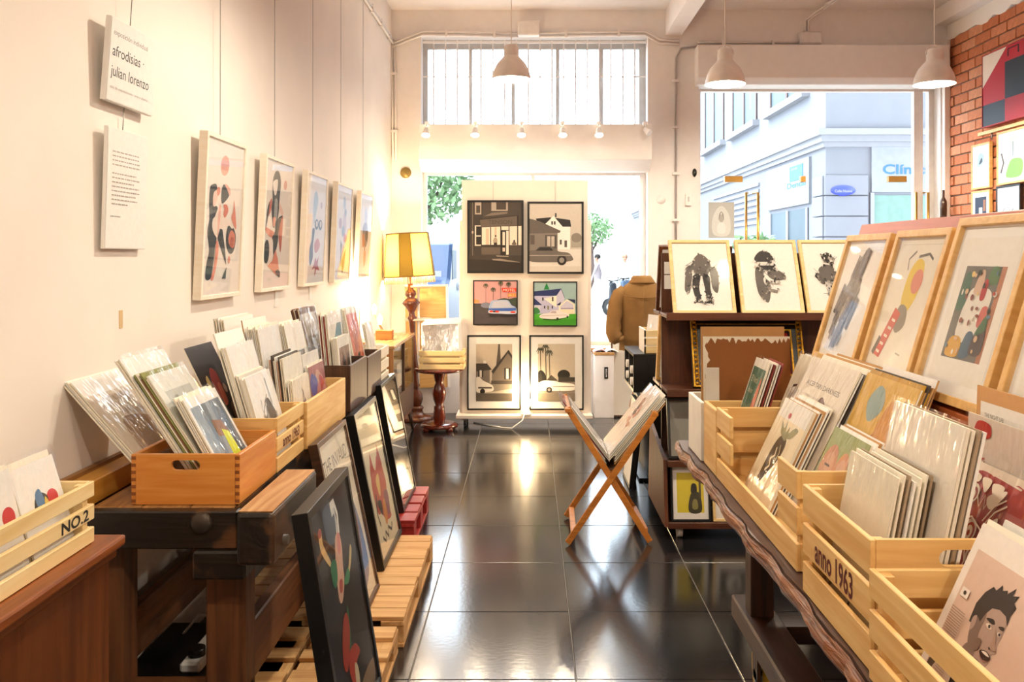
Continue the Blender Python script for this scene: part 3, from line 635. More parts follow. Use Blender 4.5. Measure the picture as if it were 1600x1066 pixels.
def lean(label, nt, ft, nl, Yn, zb, items, back=0, bl=None, bg=None, step=.0065, w=None, u=None, board=None, bmats=None, sleeve=True, over=.012, tm=0., hj=.012, thick=.004, yf=None, lim=None):
    """a print leaning in a crate: nt = near top corner, ft = far top corner, nl = a lower point of the near edge (photo px), Yn = distance of the near edge"""
    Tn = P(nt[0], nt[1], Yn); side = 1 if Tn.x < 0 else -1
    if u is None: u = (Tn-P(nl[0], nl[1], Yn)).normalized()
    else: u = Vector((-side*math.sin(math.radians(u)), 0, math.cos(math.radians(u))))
    Yf = yf if yf else (Yn+w if w else Tn.x*F/(ft[0]-CX))
    lim = lim if lim is not None else (-1.05 if zb > .85 and side > 0 and Yn < 2.4 else -.866 if side > 0 else .665 if Yn > 2.03 else .645 if Yn > 1.57 else .635)
    qt = abs(Tn.x); qb = max(abs(lim), abs(Tn.x-u.x*(Tn.z-zb)/u.z))      # depth of top and foot, counted away from the aisle
    LEANS.append(dict(label=label, side=side, Yn=Yn, Yf=Yf, zb=zb, qt=qt, qb=qb, zt=Tn.z, items=items, back=back, bl=bl, bg=bg, step=step, board=board, bmats=bmats, sleeve=sleeve, over=over, tm=tm, hj=hj, thick=thick, seed=int(nt[0]*7+nt[1])))
def set_leans():
    """stand the collected prints one behind the other so that no sheet cuts through another, then build them"""
    done = []
    for d in sorted(LEANS, key=lambda d: d['qt']):
        prevs = [p for p in done if p['side'] == d['side'] and min(p['Yf'], d['Yf'])-max(p['Yn'], d['Yn']) > .004]
        def uz(p): return (p['zt']-p['zb'])/math.hypot(p['qt']-p['qb'], p['zt']-p['zb'])
        def last(p): return p['back']*p['step']/uz(p)+p['thick']/uz(p)
        def ok(p, qb):
            z = min(p['zt'], d['zt']); f = (z-d['zb'])/(d['zt']-d['zb']); g = (z-p['zb'])/(p['zt']-p['zb'])
            return qb+(d['qt']-qb)*f >= p['qb']+(p['qt']-p['qb'])*g+last(p)+.006
        for p in sorted(prevs, key=lambda p: -p['qb']):
            while True:
                qb = max(d['qb'], p['qb']+last(p)+.006)
                if (qb < d['qt'] and ok(p, qb)) or p['back'] == 0: break
                if p['step'] > .0047: p['step'] = max(.0046, p['step']-.0008)
                else: p['back'] -= 1
        d['qb'] = max([d['qb']]+[p['qb']+last(p)+.006 for p in prevs]); done.append(d)
        for p in prevs*4:
            if not ok(p, d['qb']):
                z = min(p['zt'], d['zt']); f = (z-d['zb'])/(d['zt']-d['zb']); g = (z-p['zb'])/(p['zt']-p['zb'])
                need = (p['qb']+(p['qt']-p['qb'])*g+last(p)+.006-d['qt']*f)/(1-f) if f < .97 else 9
                if need < d['qt']-.003: d['qb'] = max(d['qb'], need)
                else: d['qt'] += .006
    for d in done:
        s = d['side']; T0 = Vector((-s*d['qt'], 0, d['zt'])); B0 = Vector((-s*d['qb'], (d['Yn']+d['Yf'])/2, d['zb'])); u = T0-Vector((B0.x, 0, B0.z)); h = u.length; u.normalize(); w = d['Yf']-d['Yn']
        M = basis(B0, (0, s, 0), u); n = M.to_3x3() @ Vector((0, 0, 1)); thick = d['thick']
        print_item(d['label'], M, w, h, d['items'], None, d['board'], thick, d['sleeve'], 'mounted_print', d['over'], d['tm'])
        rnd = random.Random(d['seed']); bm = d['bmats'] or [CARD, CARDW, CARD, mat('grey_board', '#cfc8bc', .8)]
        for k in range(d['back']):
            bm_ = bm[k % len(bm)]; key = (round(w, 3), round(h, 3), bm_.name)
            if key not in BOARDS: BOARDS[key] = BX(-w/2, w/2, 0, h, -thick, 0).build('sleeved_print', bm_); o = BOARDS[key]
            else: o = BOARDS[key].copy(); COL.objects.link(o)
            q = d['step']*(k+1)
            o.matrix_world = Matrix.Translation(-n*q+u*(n.z*q/u.z)) @ M @ Matrix.Translation((rnd.uniform(-.003, .003), 0, 0)) @ Matrix.Scale(1+rnd.uniform(-d['hj'], d['hj'])/h, 4, (0, 1, 0))
            tag(o, EDGE.get(bm_.name, 'cream')+'-edged '+(d['bl'] or d['label']), 'print', d['bg'] or 'prints filed in the crates')
    LEANS.clear()
def moved(items, sx, sy, dx, dy):
    """the same drawing, scaled and shifted on its sheet"""
    f = lambda p: (p[0]*sx+dx, p[1]*sy+dy); out = []
    for it in items:
        if it[0] == 'p': out.append(('p', [f(p) for p in it[1]], it[2]))
        elif it[0] == 'q': out.append(('q', [(f(a), f(b)) for a, b in it[1]], it[2]))
        else: out.append(('t', it[1], it[2]*sx+dx, it[3]*sy+dy, it[4]*sx, it[5]*sy, it[6]))
    return out
CRM = '#efe7d8'
def sk(c1='#55504c', c2='#8a7f78', bg=CRM, cx=.5, cy=.42, s=.22, seed=1, extra=()):
    r = random.Random(seed); it = [R(0,0,1,1,bg)]
    for k in range(3):
        n = 8; it.append(S([(cx+(s*(.5+.6*r.random()))*math.cos(2*math.pi*i/n)*.7+(k-1)*s*.3, cy+(s*(.5+.7*r.random()))*math.sin(2*math.pi*i/n)+(k-1)*s*.35) for i in range(n)], [c1, c2, c1][k]))
    for k in range(5):
        x = cx+r.uniform(-s, s); y = cy+r.uniform(-s, s); it.append(L([(x, y), (x+r.uniform(-.1, .1), y+r.uniform(.05, .2)), (x+r.uniform(-.15, .15), y+r.uniform(.2, .3))], .012, c1))
    return it+list(extra)
def mosaic(cols, seed=2, n=9, bg='#2b2a30'):
    r = random.Random(seed); it = [R(0,0,1,1,bg)]
    for k in range(n):
        cx, cy, a = r.uniform(.15, .85), r.uniform(.12, .88), r.uniform(.08, .26); m = 6
        it.append(S([(min(.98, max(.02, cx+a*r.uniform(.6, 1.2)*math.cos(2*math.pi*i/m))), min(.98, max(.02, cy+a*r.uniform(.6, 1.2)*math.sin(2*math.pi*i/m)))) for i in range(m)], r.choice(cols)))
    return it
# orange box
g = 'prints filed in the orange beech box'; zb = .816
lean('large sleeved brown print leaning on the wall in the orange box', (110, 598), (190, 570), (205, 705), 2.575, zb, [R(0,0,1,1,'#d8c8b4'), R(.0,.86,1,1,'#efe9e2'), S([(.2,.2),(.5,.3),(.85,.2),(.9,.5),(.6,.62),(.25,.6)], '#a88563'), S([(.1,.1),(.5,.05),(.9,.1),(.8,.25),(.3,.28)], '#7d5433')], 3, 'large sleeved print tight behind the brown print in the orange box', g, over=.0)
lean('sleeved grey print with wide white border in the orange box', (186, 562), (268, 540), (300, 712), 2.575, zb, [R(0,0,1,1,'#e9e4dd'), R(.1,.2,.9,.85,'#cfcac2'), S([(.3,.4),(.6,.5),(.7,.7),(.45,.75),(.25,.6)], '#a9a49d')], 2, 'sleeved print just behind the grey print in the orange box', g, w=.30)
lean('small sleeved print of pale buildings standing before the grey one', (230, 588), (295, 568), (335, 712), 2.585, zb, [R(0,0,1,1,'#dfe0da'), R(.15,.3,.85,.85,'#b9bcb8'), R(.3,.5,.4,.8,'#8e9190'), R(.55,.45,.7,.75,'#d8d9d4')], 5, 'small sleeved print filed behind the pale buildings', g, w=.27, bmats=[CARD, mat('olive_board', '#8a8a4e', .8), mat('brown_board', '#7a5234', .8)])
lean('small sleeved blue print with a yellow note in the orange box', (285, 626), (345, 610), (345, 713), 2.575, zb, [R(0,0,1,1,'#e8e6e2'), R(.06,.05,.94,.9,'#66727e'), R(.06,.05,.3,.9,'#8b98a3'), G([(.38,.05),(.5,.05),(.62,.9),(.5,.9)], '#8f9aa6'), G([(.7,.05),(.8,.05),(.9,.7),(.84,.9)], '#4a555f'), G([(.4,.55),(.75,.5),(.68,.68),(.42,.72)], '#8d6348'), G([(.52,.3),(.76,.26),(.72,.55),(.56,.6)], '#d8e03a'), R(.5,.1,.7,.22,'#3c4047')], 3, 'small sleeved print right behind the blue one', g, w=.26, over=.02)
lean('dark floral print with red flowers behind the stencilled crate', (287, 545), (325, 538), (330, 640), 2.93, .80, [R(0,0,1,1,'#241b1a'), S([(.35,.55),(.6,.6),(.66,.75),(.5,.8),(.36,.7)], '#a3342e'), S([(.45,.5),(.6,.52),(.62,.66),(.5,.66)], '#d06a52'), S([(.6,.3),(.8,.36),(.75,.5),(.6,.46)], '#7d5a45'), S([(.3,.2),(.55,.22),(.5,.4),(.32,.36)], '#4d5a4a'), S([(.2,.6),(.3,.62),(.3,.75),(.2,.72)], '#d9c07a'), E(.7,.62,.06,.04,'#b9a49a'), E(.3,.45,.05,.035,'#8a4034')], w=.25, u=26, sleeve=False)
# stencilled crate
g = 'prints filed in the left stencilled crate'
lean('white header board with small grey lettering in the left stencilled crate', (334, 522), (375, 512), (385, 650), 2.935, zb, [R(0,0,1,1,'#f1ece4'), T('TELAS', .62, .86, .25, .03, '#55504a'), T('láminas', .1, .86, .2, .02, '#8a847c')], sleeve=False, w=.28)
lean('sleeved white print with a tiny red figure in the left crate', (352, 543), (392, 531), (402, 690), 2.93, zb, [R(0,0,1,1,'#f1ece6'), S([(.55,.55),(.63,.56),(.66,.7),(.58,.72)], '#c24a4c'), R(.1,.3,.2,.5,'#e2dbd2')], 7, 'sleeved print filed behind the tiny red figure print', g, w=.28)
lean('small sleeved pencil sketch in front of the left stencilled crate', (382, 592), (412, 576), (415, 690), 2.925, zb, sk('#6a6663', '#a09c98', '#f1ede8', .55, .42, .22, 4, [L([(.7,.92),(.72,.6)], .02, '#8a8682')]), 6, 'small sleeved print filed behind the pencil sketch', g, w=.27)
# long pine box
g = 'prints filed in the long pine box'
lean('stack of white curled papers against the wall behind long box', (349, 500), (396, 494), (362, 560), 3.35, .875, [R(0,0,1,1,'#f5f1ea')], 4, 'sheet behind the curled papers near the wall', 'white papers behind the long pine box', w=.35, u=8, step=.009, sleeve=False)
lean('tan header board with tiny lettering in the long pine box', (378, 501), (417, 494), (405, 600), 3.29, zb, [R(0,0,1,1,'#efe9df'), T('ILUSTRACION', .5, .90, .35, .025, '#55504a')], sleeve=False, w=.29, board=CARDK)
lean('sleeved print of a woman in dark blue hair in the long box', (402, 515), (436, 502), (437, 620), 3.285, zb, [R(0,0,1,1,'#ece9e6'), S([(.5,.3),(.64,.34),(.72,.55),(.62,.68),(.52,.62),(.48,.45)], '#4a4e63'), S([(.55,.25),(.72,.22),(.78,.35),(.66,.38)], '#8d8fa0')], 6, 'sleeved print filed behind the dark blue hair print', g, w=.27)
lean('sleeved print with a dark landscape in the long box', (443, 509), (467, 498), (482, 590), 3.60, zb, [R(0,0,1,1,'#ece8e1'), R(.15,.35,.85,.72,'#6a655e'), S([(.2,.36),(.5,.55),(.8,.36)], '#38352f'), S([(.55,.5),(.7,.62),(.8,.5)], '#a58d6c')], 6, 'sleeved print filed behind the dark landscape', g, w=.27)
lean('sleeved cream print with yellow leaves in the long box', (441, 561), (463, 553), (462, 650), 3.275, zb, [R(0,0,1,1,'#efe9dc'), S([(.3,.3),(.6,.35),(.8,.6),(.5,.7)], '#e3cf96'), S([(.5,.5),(.8,.45),(.75,.7)], '#c9b06a')], 8, 'small sleeved print filed behind the yellow leaves', g, w=.26, bmats=[CARD, mat('dark_board', '#4b4038', .8), mat('pink_board', '#cfa890', .8), CARDW])
lean('sleeved blue print with crinkled plastic in the long box', (471, 556), (495, 545), (485, 620), 3.60, zb, [R(0,0,1,1,'#e7e2dc'), R(.12,.3,.9,.72,'#4f8aa8'), S([(.3,.4),(.6,.42),(.55,.62),(.35,.6)], '#93b6c8'), S([(.6,.3),(.85,.34),(.8,.5)], '#3d6478')], 2, 'small sleeved print behind the crinkled blue one', g, w=.27, over=.03)
lean('small sleeved print of a purple figure at the pine box front', (456, 596), (478, 585), (465, 640), 3.275, zb, sk('#6c5a72', '#b58a8a', '#f0e6d6', .55, .4, .2, 9), 2, 'small sleeved print behind the purple figure', g, w=.24)
lean('small sleeved print in blue and red at the pine box front', (481, 575), (508, 565), (487, 620), 3.60, zb, mosaic(['#b23a44', '#5a63a8', '#c98a8a', '#3f4a86', '#d9b0a0'], 5, 10, '#a86a6a'), 2, 'small sleeved print behind the blue and red one', g, w=.26)
# dark boxes
g = 'prints filed in the dark brown boxes'
lean('brown sleeved print at the back of the first dark box', (466, 484), (494, 476), (490, 580), 4.06, zb, [R(0,0,1,1,'#6a4b3d'), R(.1,.6,.9,.95,'#c6bdb4')], 5, 'sleeved print filed behind the brown print', g, bmats=[mat('brown_board', '#7a5234', .8), mat('plum_board', '#5a3a3e', .8), CARD], w=.3)
lean('sleeved teal and cream print in the first dark box', (510, 492), (535, 485), (530, 590), 4.06, zb, [R(0,0,1,1,'#efe9e0'), R(.1,.25,.92,.88,'#3f7787'), G([(.1,.88),(.6,.88),(.1,.5)], '#d9d2c4'), S([(.5,.3),(.85,.3),(.9,.6)], '#2f5a68')], 6, 'sleeved print filed behind the teal one', g, bmats=[CARD, mat('red_board', '#8c3a30', .8), CARDW], w=.30)
lean('small sleeved print of dark figures at the first dark box front', (526, 529), (542, 521), (540, 575), 4.06, zb, [R(0,0,1,1,'#efeae2'), R(.1,.12,.9,.85,'#8b6a58'), S([(.3,.15),(.6,.2),(.55,.6),(.35,.7)], '#3c3130'), S([(.6,.4),(.85,.45),(.8,.75)], '#5a5248')], 5, 'small sleeved print behind the dark figures', g, w=.27)
lean('tall sleeved red and orange print in the second dark box', (537, 485), (552, 479), (563, 570), 4.48, zb, [R(0,0,1,1,'#ded2bd'), R(.08,.04,.92,.94,'#c85a3a'), S([(.3,.5),(.6,.55),(.7,.8),(.4,.85)], '#a63d2b'), S([(.3,.1),(.7,.15),(.6,.45),(.35,.4)], '#4a3a30'), S([(.6,.4),(.85,.5),(.8,.7)], '#e08a58'), E(.5,.75,.1,.05,'#d97a4e')], 4, 'sleeved print behind the tall red and orange one', g, w=.30)
lean('plain white sleeved print in the whitewashed crate', (570, 508), (580, 505), (583, 550), 4.90, .82, [R(0,0,1,1,'#f4f0e8')], 2, 'sleeved print filed in the whitewashed crate', 'prints filed in the whitewashed crate', w=.2)
# NO.2 crate
g = 'prints filed in the NO.2 crate'
lean('small sleeved print with red, blue and yellow shapes in the NO.2 crate', (12, 738), (70, 716), (40, 800), 1.86, .866, [R(0,0,1,1,'#f1ede8'), E(.74,.56,.13,.09,'#c8313a'), S([(.30,.42),(.5,.44),(.64,.58),(.5,.66),(.34,.6)], '#33363c'), S([(.38,.52),(.54,.54),(.50,.70),(.38,.66)], '#5d84ad'), S([(.52,.46),(.64,.48),(.58,.6)], '#e0c15a')], 4, 'small sleeved print filed behind the one with coloured shapes', g, w=.17, step=.008, over=.025)
lean('small sleeved print with a red dot at the near end of the NO.2 crate', (-70, 765), (-5, 740), (-40, 830), 1.67, .866, [R(0,0,1,1,'#f1ede8'), E(.8,.55,.13,.1,'#c8313a'), S([(.3,.42),(.5,.44),(.55,.6),(.4,.68)], '#33363c')], 4, 'small sleeved print filed behind the red dot print', g, w=.17, step=.008)
set_leans()
# ================================================================== PALLETS AND LEANING POSTERS
def pallet(label, x0, x1, y0, y1, z1, boards, wm, name='pallet', group=None):
    t = thing(name, label, 'pallet', ((x0+x1)/2, (y0+y1)/2, 0), 0, group); hx, hy = (x1-x0)/2, (y1-y0)/2; th = .018
    for a, b in boards: BX(-hx+random.uniform(0, .006), hx-random.uniform(0, .008), a-(y0+y1)/2, b-(y0+y1)/2, z1-th, z1-random.uniform(0, .002)).build('board', wm('X'), t, .002)
    for x in (-hx+.05, 0, hx-.05):
        BX(x-.045, x+.045, -hy, hy, z1-2*th, z1-th).build('stringer', wm('Y'), t, .002); BX(x-.045, x+.045, -hy, hy, 0, .016).build('stringer', wm('Y'), t, .002)
        for y in (-hy+.06, 0, hy-.06): BX(x-.045, x+.045, y-.05, y+.05, .016, z1-2*th).build('block', wm('Y'), t, .002)
    return t
bs = []; y = 3.40
for w in (.09, .12, .12, .09, .13, .10, .14, .10, .10): bs.append((y+.003, y+w-.003)); y += w+.002
pallet('closely boarded wooden pallet under the leaning posters', -1.2, -.485, 3.40, 4.42, .12, bs, PALLET)
pallet('gappy wooden pallet under the black framed dark poster', -.815, -.50, 2.25, 3.36, .11, [(2.25, 2.35), (2.47, 2.56), (2.68, 2.78), (2.90, 2.99), (3.08, 3.15), (3.24, 3.34)], PALLET)
pallet('low wooden pallet pushed under the workbench', -1.0, -.83, 2.72, 3.36, .10, [(2.72, 2.81), (2.90, 3.0), (3.10, 3.18), (3.27, 3.36)], PALLET)
REDW = lambda a='X': wood('red_painted_wood', '#8f1f1c', '#b03029', a, 8, .5)
pallet('red painted wooden pallet under the mirror-like glazed picture', -.825, -.6, 4.56, 5.24, .145, [(4.56, 4.70), (4.73, 4.87), (4.90, 5.04), (5.07, 5.24)], REDW)
def leaning(name, label, cat, y0, y1, xt, zt, xb, zb, items, fw=.022, fd=.035, fm=None, mount=0., glass=PGLASS, side=1, cavity=.012, mount_m=None):
    u = Vector((xt-xb, 0, zt-zb)); h = u.length
    M = basis((xb, (y0+y1)/2, zb), (0, side, 0), u)
    return framed(name, label, cat, M, y1-y0, h, items, fw, fd, fm, mount, glass, None, mount_m, cavity=cavity)
a1 = affine((283, 1158), (125, -128), (-108, -658))
D1 = [R(0,0,1,1,'#20242a'), S(a1([(222,480),(248,452),(264,480),(262,570),(240,575),(226,530)]), '#46586a'), L(a1([(246,470),(258,455),(270,490),(275,548)]), .04, '#e6e6e0'), L(a1([(250,490),(259,478),(266,515),(269,552)]), .03, '#cfd3d2'),
  S(a1([(262,560),(275,548),(285,590),(288,650),(292,690),(285,748),(274,745),(265,680),(262,620)]), '#d9b09a'), S(a1([(268,555),(276,552),(280,600),(272,610)]), '#d98a86'), S(a1([(207,535),(215,532),(222,575),(245,625),(243,640),(218,600),(210,570)]), '#d6b57e'), S(a1([(206,535),(214,530),(216,550),(208,555)]), '#a8453c'), S(a1([(245,635),(262,625),(268,680),(260,705),(250,680)]), '#2f7a5a'),
  S(a1([(315,592),(321,610),(315,660),(306,690),(300,680),(309,650)]), '#c9b27a'), S(a1([(304,660),(312,680),(306,705),(290,700)]), '#3c8a5e'), S(a1([(274,690),(284,688),(284,720),(276,722)]), '#b5544a'), S(a1([(298,770),(306,800),(312,900),(302,880)]), '#2f6a48'),
  S(a1([(285,800),(297,788),(306,830),(304,900),(296,945),(284,930),(280,870)]), '#a83a2c'), S(a1([(304,900),(325,885),(343,915),(330,940),(325,1000),(315,990),(303,950)]), '#b2392d'), S(a1([(322,940),(335,960),(343,1040),(335,1050),(326,1000)]), '#d8c9a8'), S(a1([(330,1060),(360,990),(398,965),(404,1020),(380,1066)]), '#8a7355')]
leaning('framed_poster', 'tall black framed poster of a slim figure with red tail on black', 'poster', 2.37, 2.90, -.625, .822, -.512, .112, D1, .026, .045)
D2 = [R(0,0,1,1,'#e9e0cb'), T('THE INVALID', .08, .83, .84, .075, '#3a3632'), T('of Alabama', .25, .77, .5, .03, '#6a645c'), S([(.2,.1),(.5,.05),(.9,.15),(.85,.5),(.6,.68),(.3,.6),(.15,.35)], '#6d7fa6'), S([(.5,.2),(.75,.25),(.8,.5),(.6,.6)], '#8a5d4a'), S([(.55,.5),(.75,.52),(.7,.66)], '#c9a583')]
leaning('framed_poster', 'dark framed poster with old style THE INVALID lettering', 'poster', 3.20, 3.70, -.795, .83, -.65, .122, D2, .02, .035, DARKB('Z'))
D3 = [R(0,0,1,1,'#e8ddbd'), S([(.2,.5),(.34,.62),(.48,.56),(.62,.64),(.78,.56),(.84,.4),(.72,.28),(.8,.16),(.55,.18),(.4,.26),(.24,.3)], '#c4554a'), G([(.22,.56),(.36,.72),(.42,.56)], '#b6443e'), G([(.6,.58),(.72,.72),(.82,.54)], '#b6443e'), S([(.4,.5),(.56,.52),(.52,.40),(.44,.38)], '#e6c27a'), S([(.62,.36),(.82,.34),(.78,.2),(.66,.2)], '#8c4a63'), S([(.28,.36),(.46,.34),(.42,.24)], '#3a2f33'), L([(.3,.42),(.2,.3),(.26,.2)], .03, '#2b2629'), S([(.5,.3),(.62,.32),(.6,.18),(.5,.16)], '#d98a3e'), L([(.25,.12),(.35,.07),(.4,.13),(.5,.07),(.55,.13),(.68,.08),(.75,.12)], .025, '#3b3433')]
leaning('framed_poster', 'black framed poster with a red horned figure on cream', 'poster', 3.885, 4.43, -.80, .812, -.665, .122, D3, .024, .04)
D4 = [R(0,0,1,1,'#b9ac9a'), G([(.5,.7),(.72,.76),(.78,.62),(.56,.57)], '#8f8577'), G([(.08,.58),(.18,.56),(.9,.3),(.7,.26),(.2,.42)], '#f3e7c9'), R(.0,.0,1,.2,'#4d4238'), G([(.1,.05),(.8,.05),(.7,.16),(.2,.18)], '#6b5a48')]  # pale and dark bands paint the glass reflections into the picture
leaning('framed_poster', 'black framed mirror-like glazed picture with reflections painted in', 'poster', 4.68, 5.18, -.815, .83, -.69, .147, D4, .02, .035, BLACK, 0, MGLASS)

# ================================================================== SIDEBOARD, LAMPS, ROUND TABLE
sb = thing('sideboard', 'low walnut sideboard with sliding glass doors on splayed legs', 'sideboard', (-1.2, 7.175, 0))
def s_(x0, x1, y0, y1, z0, z1): return BX(x0+1.2, x1+1.2, y0-7.175, y1-7.175, z0, z1)
s_(-1.365, -1.02, 6.59, 7.76, .82, .845).build('top', wood('sideboard_top', '#8f6a42', '#b58d5e', 'Y', 8, .25), sb, .003)
s_(-1.36, -1.345, 6.6, 7.75, .2, .82).build('back', WALN(), sb); s_(-1.36, -1.03, 6.6, 6.62, .2, .82).build('side', wood('sideboard_side', '#8c5a2c', '#a8733d', 'Z'), sb); s_(-1.36, -1.03, 7.73, 7.75, .2, .82).build('side', WALN('Z'), sb)
s_(-1.36, -1.03, 6.6, 7.75, .18, .2).build('bottom', WALN(), sb); s_(-1.345, -1.05, 6.62, 7.73, .40, .42).build('shelf', WALN(), sb)
for y0, y1, x in ((6.62, 7.19, -1.045), (7.17, 7.73, -1.035)):
    d = s_(x, x+.005, y0, y1, .42, .82).build('door', GLASS, sb); s_(x-.002, x+.007, y0, y0+.03, .42, .82).build('door_edge', DARKB('Z'), d); s_(x-.002, x+.007, y1-.03, y1, .42, .82).build('door_edge', DARKB('Z'), d)
s_(-1.04, -1.03, 6.62, 7.73, .2, .42).build('drawer_front', DARKB('Y'), sb, .003)
for x in (-1.32, -1.06):
    for y, dy in ((6.68, -.05), (7.66, .05)):
        MB().cyl((x+1.2, y-7.175, .18), (x+1.2+(.03 if x > -1.2 else -.02), y-7.175+dy, 0), .02, .011, 12).build('leg', DARKB('Z'), sb)
for y, lab in ((6.85, 'stack of white boxes inside the sideboard near end'), (7.45, 'stack of white boxes inside the sideboard far end')):
    tag(BX(-.1, .1, -.2, .2, 0, .2).build('storage_carton', CARDW, loc=(-1.2, y, .421)), lab, 'box')
def bulb_lamp(label, base, stems, block=None):
    t = thing('bulb_lamp', label, 'lamp', base)
    if block: BX(-block[0]/2, block[0]/2, -block[1]/2, block[1]/2, 0, block[2]).build('wood_block', wood('lamp_block', '#9a5a26', '#b8743a', 'X'), t, .003)
    else: MB().lathe([(0, 0), (.045, 0), (.045, .012), (.01, .02), (0, .02)], 16).build('base', BRASS, t)
    for i, (dx, dy, zt) in enumerate(stems):
        z0 = block[2] if block else .015
        MB().cyl((dx*.3, dy*.3, z0), (dx, dy, zt), .004, n=6).build('stem', BRASS, t)
        b = MB().lathe([(0, 0), (.012, .002), (.013, .02), (.02, .035), (.022, .05), (.012, .075), (0, .085)], 14, (dx, dy, zt)).build('bulb', mat('warm_bulb', '#ffd9a0', .3, emit=22), t)
        light('bulb_light', (dx, dy, zt+.13), 8, (1, .72, .42), .03, parent=t)
    return t
zt = .847
b = P(590, 0, 7.1)
bulb_lamp('wooden block lamp with two bare candle bulbs on the sideboard', (P(601, 0, 7.14).x, 7.14, zt), [(-.035, -.02, .12), (-.09, .03, .2)], (.135, .09, .075))
bulb_lamp('two bare bulbs on thin brass stems by the left wall', (P(556, 0, 6.7).x+.02, 6.72, zt), [(-.045, -.04, .40), (.01, -.03, .27)])
# floor lamp
fl = thing('floor_lamp', 'turned wooden floor lamp with fringed yellow octagonal shade', 'lamp', (-1.045, 8.15, 0)); fl.rotation_euler = (0, -.055, 0)
TURN = wood('turned_walnut', '#4a2010', '#71371b', 'Z', 7, .25, .03, coat=.4)
MB().lathe([(0, 0), (.15, 0), (.15, .02), (.13, .035), (.10, .045), (.06, .06), (.05, .09), (.065, .11), (.05, .13), (0, .13)], 28).build('base', TURN, fl)
MB().lathe([(.03, .12), (.045, .15), (.06, .19), (.055, .24), (.03, .28), (.028, .30), (.042, .32), (.028, .34), (.025, .42), (.035, .5), (.028, .56), (.024, .8), (.03, .92), (.045, .95), (.03, .97), (.026, 1.0), (.06, 1.06), (.085, 1.09), (.06, 1.12), (.035, 1.14), (.055, 1.17), (.045, 1.2), (.025, 1.22), (.022, 1.3), (.018, 1.36), (0, 1.36)], 24).build('pole', TURN, fl)
sh = MB().lathe([(.02, 1.53), (.024, 1.53), (.024, 1.545), (.02, 1.545)], 8).build('shade', mat('shade_braid', '#7a5a20', .8), fl)
def fabric(name, col, tr):
    m, nt, b = newmat(name); out = nt.nodes['Material Output']; t = nt.nodes.new('ShaderNodeBsdfTranslucent'); t.inputs[0].default_value = (*srgb(col), 1)
    n = nt.nodes.new('ShaderNodeTexNoise'); n.inputs['Scale'].default_value = 80; r = nt.nodes.new('ShaderNodeMixRGB'); r.inputs[1].default_value = (*srgb(col), 1); r.inputs[2].default_value = (*[x*.85 for x in srgb(col)], 1)
    nt.links.new(n.outputs['Fac'], r.inputs[0]); nt.links.new(r.outputs[0], b.inputs['Base Color']); b.inputs['Roughness'].default_value = .9
    mx = nt.nodes.new('ShaderNodeMixShader'); mx.inputs[0].default_value = tr; nt.links.new(b.outputs[0], mx.inputs[1]); nt.links.new(t.outputs[0], mx.inputs[2]); nt.links.new(mx.outputs[0], out.inputs[0]); return m
FY = fabric('yellow_shade_fabric', '#e3c558', .5); FO = fabric('olive_shade_fabric', '#6d571c', .15)
an = []
for k in range(4): c = -math.pi/2+k*math.pi/2; an += [c-math.radians(15), c+math.radians(15)]
for k in range(8):
    a0, a1 = an[k], an[(k+1) % 8]
    q = [(.235*math.cos(a0), .235*math.sin(a0), 1.34), (.235*math.cos(a1), .235*math.sin(a1), 1.34), (.195*math.cos(a1), .195*math.sin(a1), 1.735), (.195*math.cos(a0), .195*math.sin(a0), 1.735)]
    MB().add(q, [(0, 1, 2, 3)]).build('shade_panel', FO if k % 2 == 0 else FY, sh)
    MB().tube([q[0], q[3]], .004, 6).build('seam', mat('shade_braid'), sh); MB().tube([q[3], q[2]], .006, 6).build('braid', mat('shade_braid'), sh); MB().tube([q[0], q[1]], .006, 6).build('braid', mat('shade_braid'), sh)
m = MB(); 
for k in range(64):
    a = 2*math.pi*k/64; q_ = (a+math.pi/12) % (math.pi/2); rr = .235*(math.cos(math.pi/12)/math.cos(q_-math.pi/12) if q_ < math.pi/6 else math.cos(math.pi/6)/math.cos(q_-math.pi/3))
    m.cyl((rr*math.cos(a), rr*math.sin(a), 1.335), (rr*math.cos(a), rr*math.sin(a), 1.275), .003, .008, 6)
m.build('fringe', mat('fringe_cream', '#e8d3ae', .9), sh)
light('floor_lamp_light', (0, 0, 1.52), 38, (1, .78, .48), .05, parent=fl)
MB().lathe([(0, 1.4), (.03, 1.42), (.035, 1.48), (0, 1.53)], 14).build('bulb', mat('warm_bulb'), fl)
# round table
rt = thing('pedestal_table', 'round mahogany pedestal table beside the floor lamp', 'table', (-.80, 7.72, 0)); rt.scale = (.95, .95, 1.045)
MAH = wood('red_mahogany', '#4a160a', '#6f2712', 'Z', 7, .2, .02, coat=.5)
MB().lathe([(0, .485), (.20, .485), (.225, .495), (.228, .505), (.222, .515), (0, .515)], 36).build('tabletop', MAH, rt)
MB().lathe([(.05, .06), (.06, .1), (.055, .14), (.05, .16), (.05, .19), (.035, .2), (.055, .25), (.065, .3), (.055, .35), (.035, .39), (.045, .42), (.05, .44), (.06, .485)], 24).build('column', MAH, rt)
MB().lathe([(0, .02), (.17, .02), (.175, .035), (.16, .05), (.1, .055), (.06, .065), (0, .065)], 32).build('base', MAH, rt)
for k in range(4):
    a = math.pi/4+k*math.pi/2; MB().lathe([(0, 0), (.03, 0), (.035, .015), (.02, .03), (0, .03)], 14, (.15*math.cos(a), .15*math.sin(a), 0)).build('foot', MAH, rt)
slat_crate('small cream slatted crate on the round table', -.965, -.575, 7.60, 7.85, .539, .16, 1, n=3, wm=CREAM)
FOIL = mat('silver_foil', '#cfcac6', .18, .9, var=.2, scale=6, bump=.6)
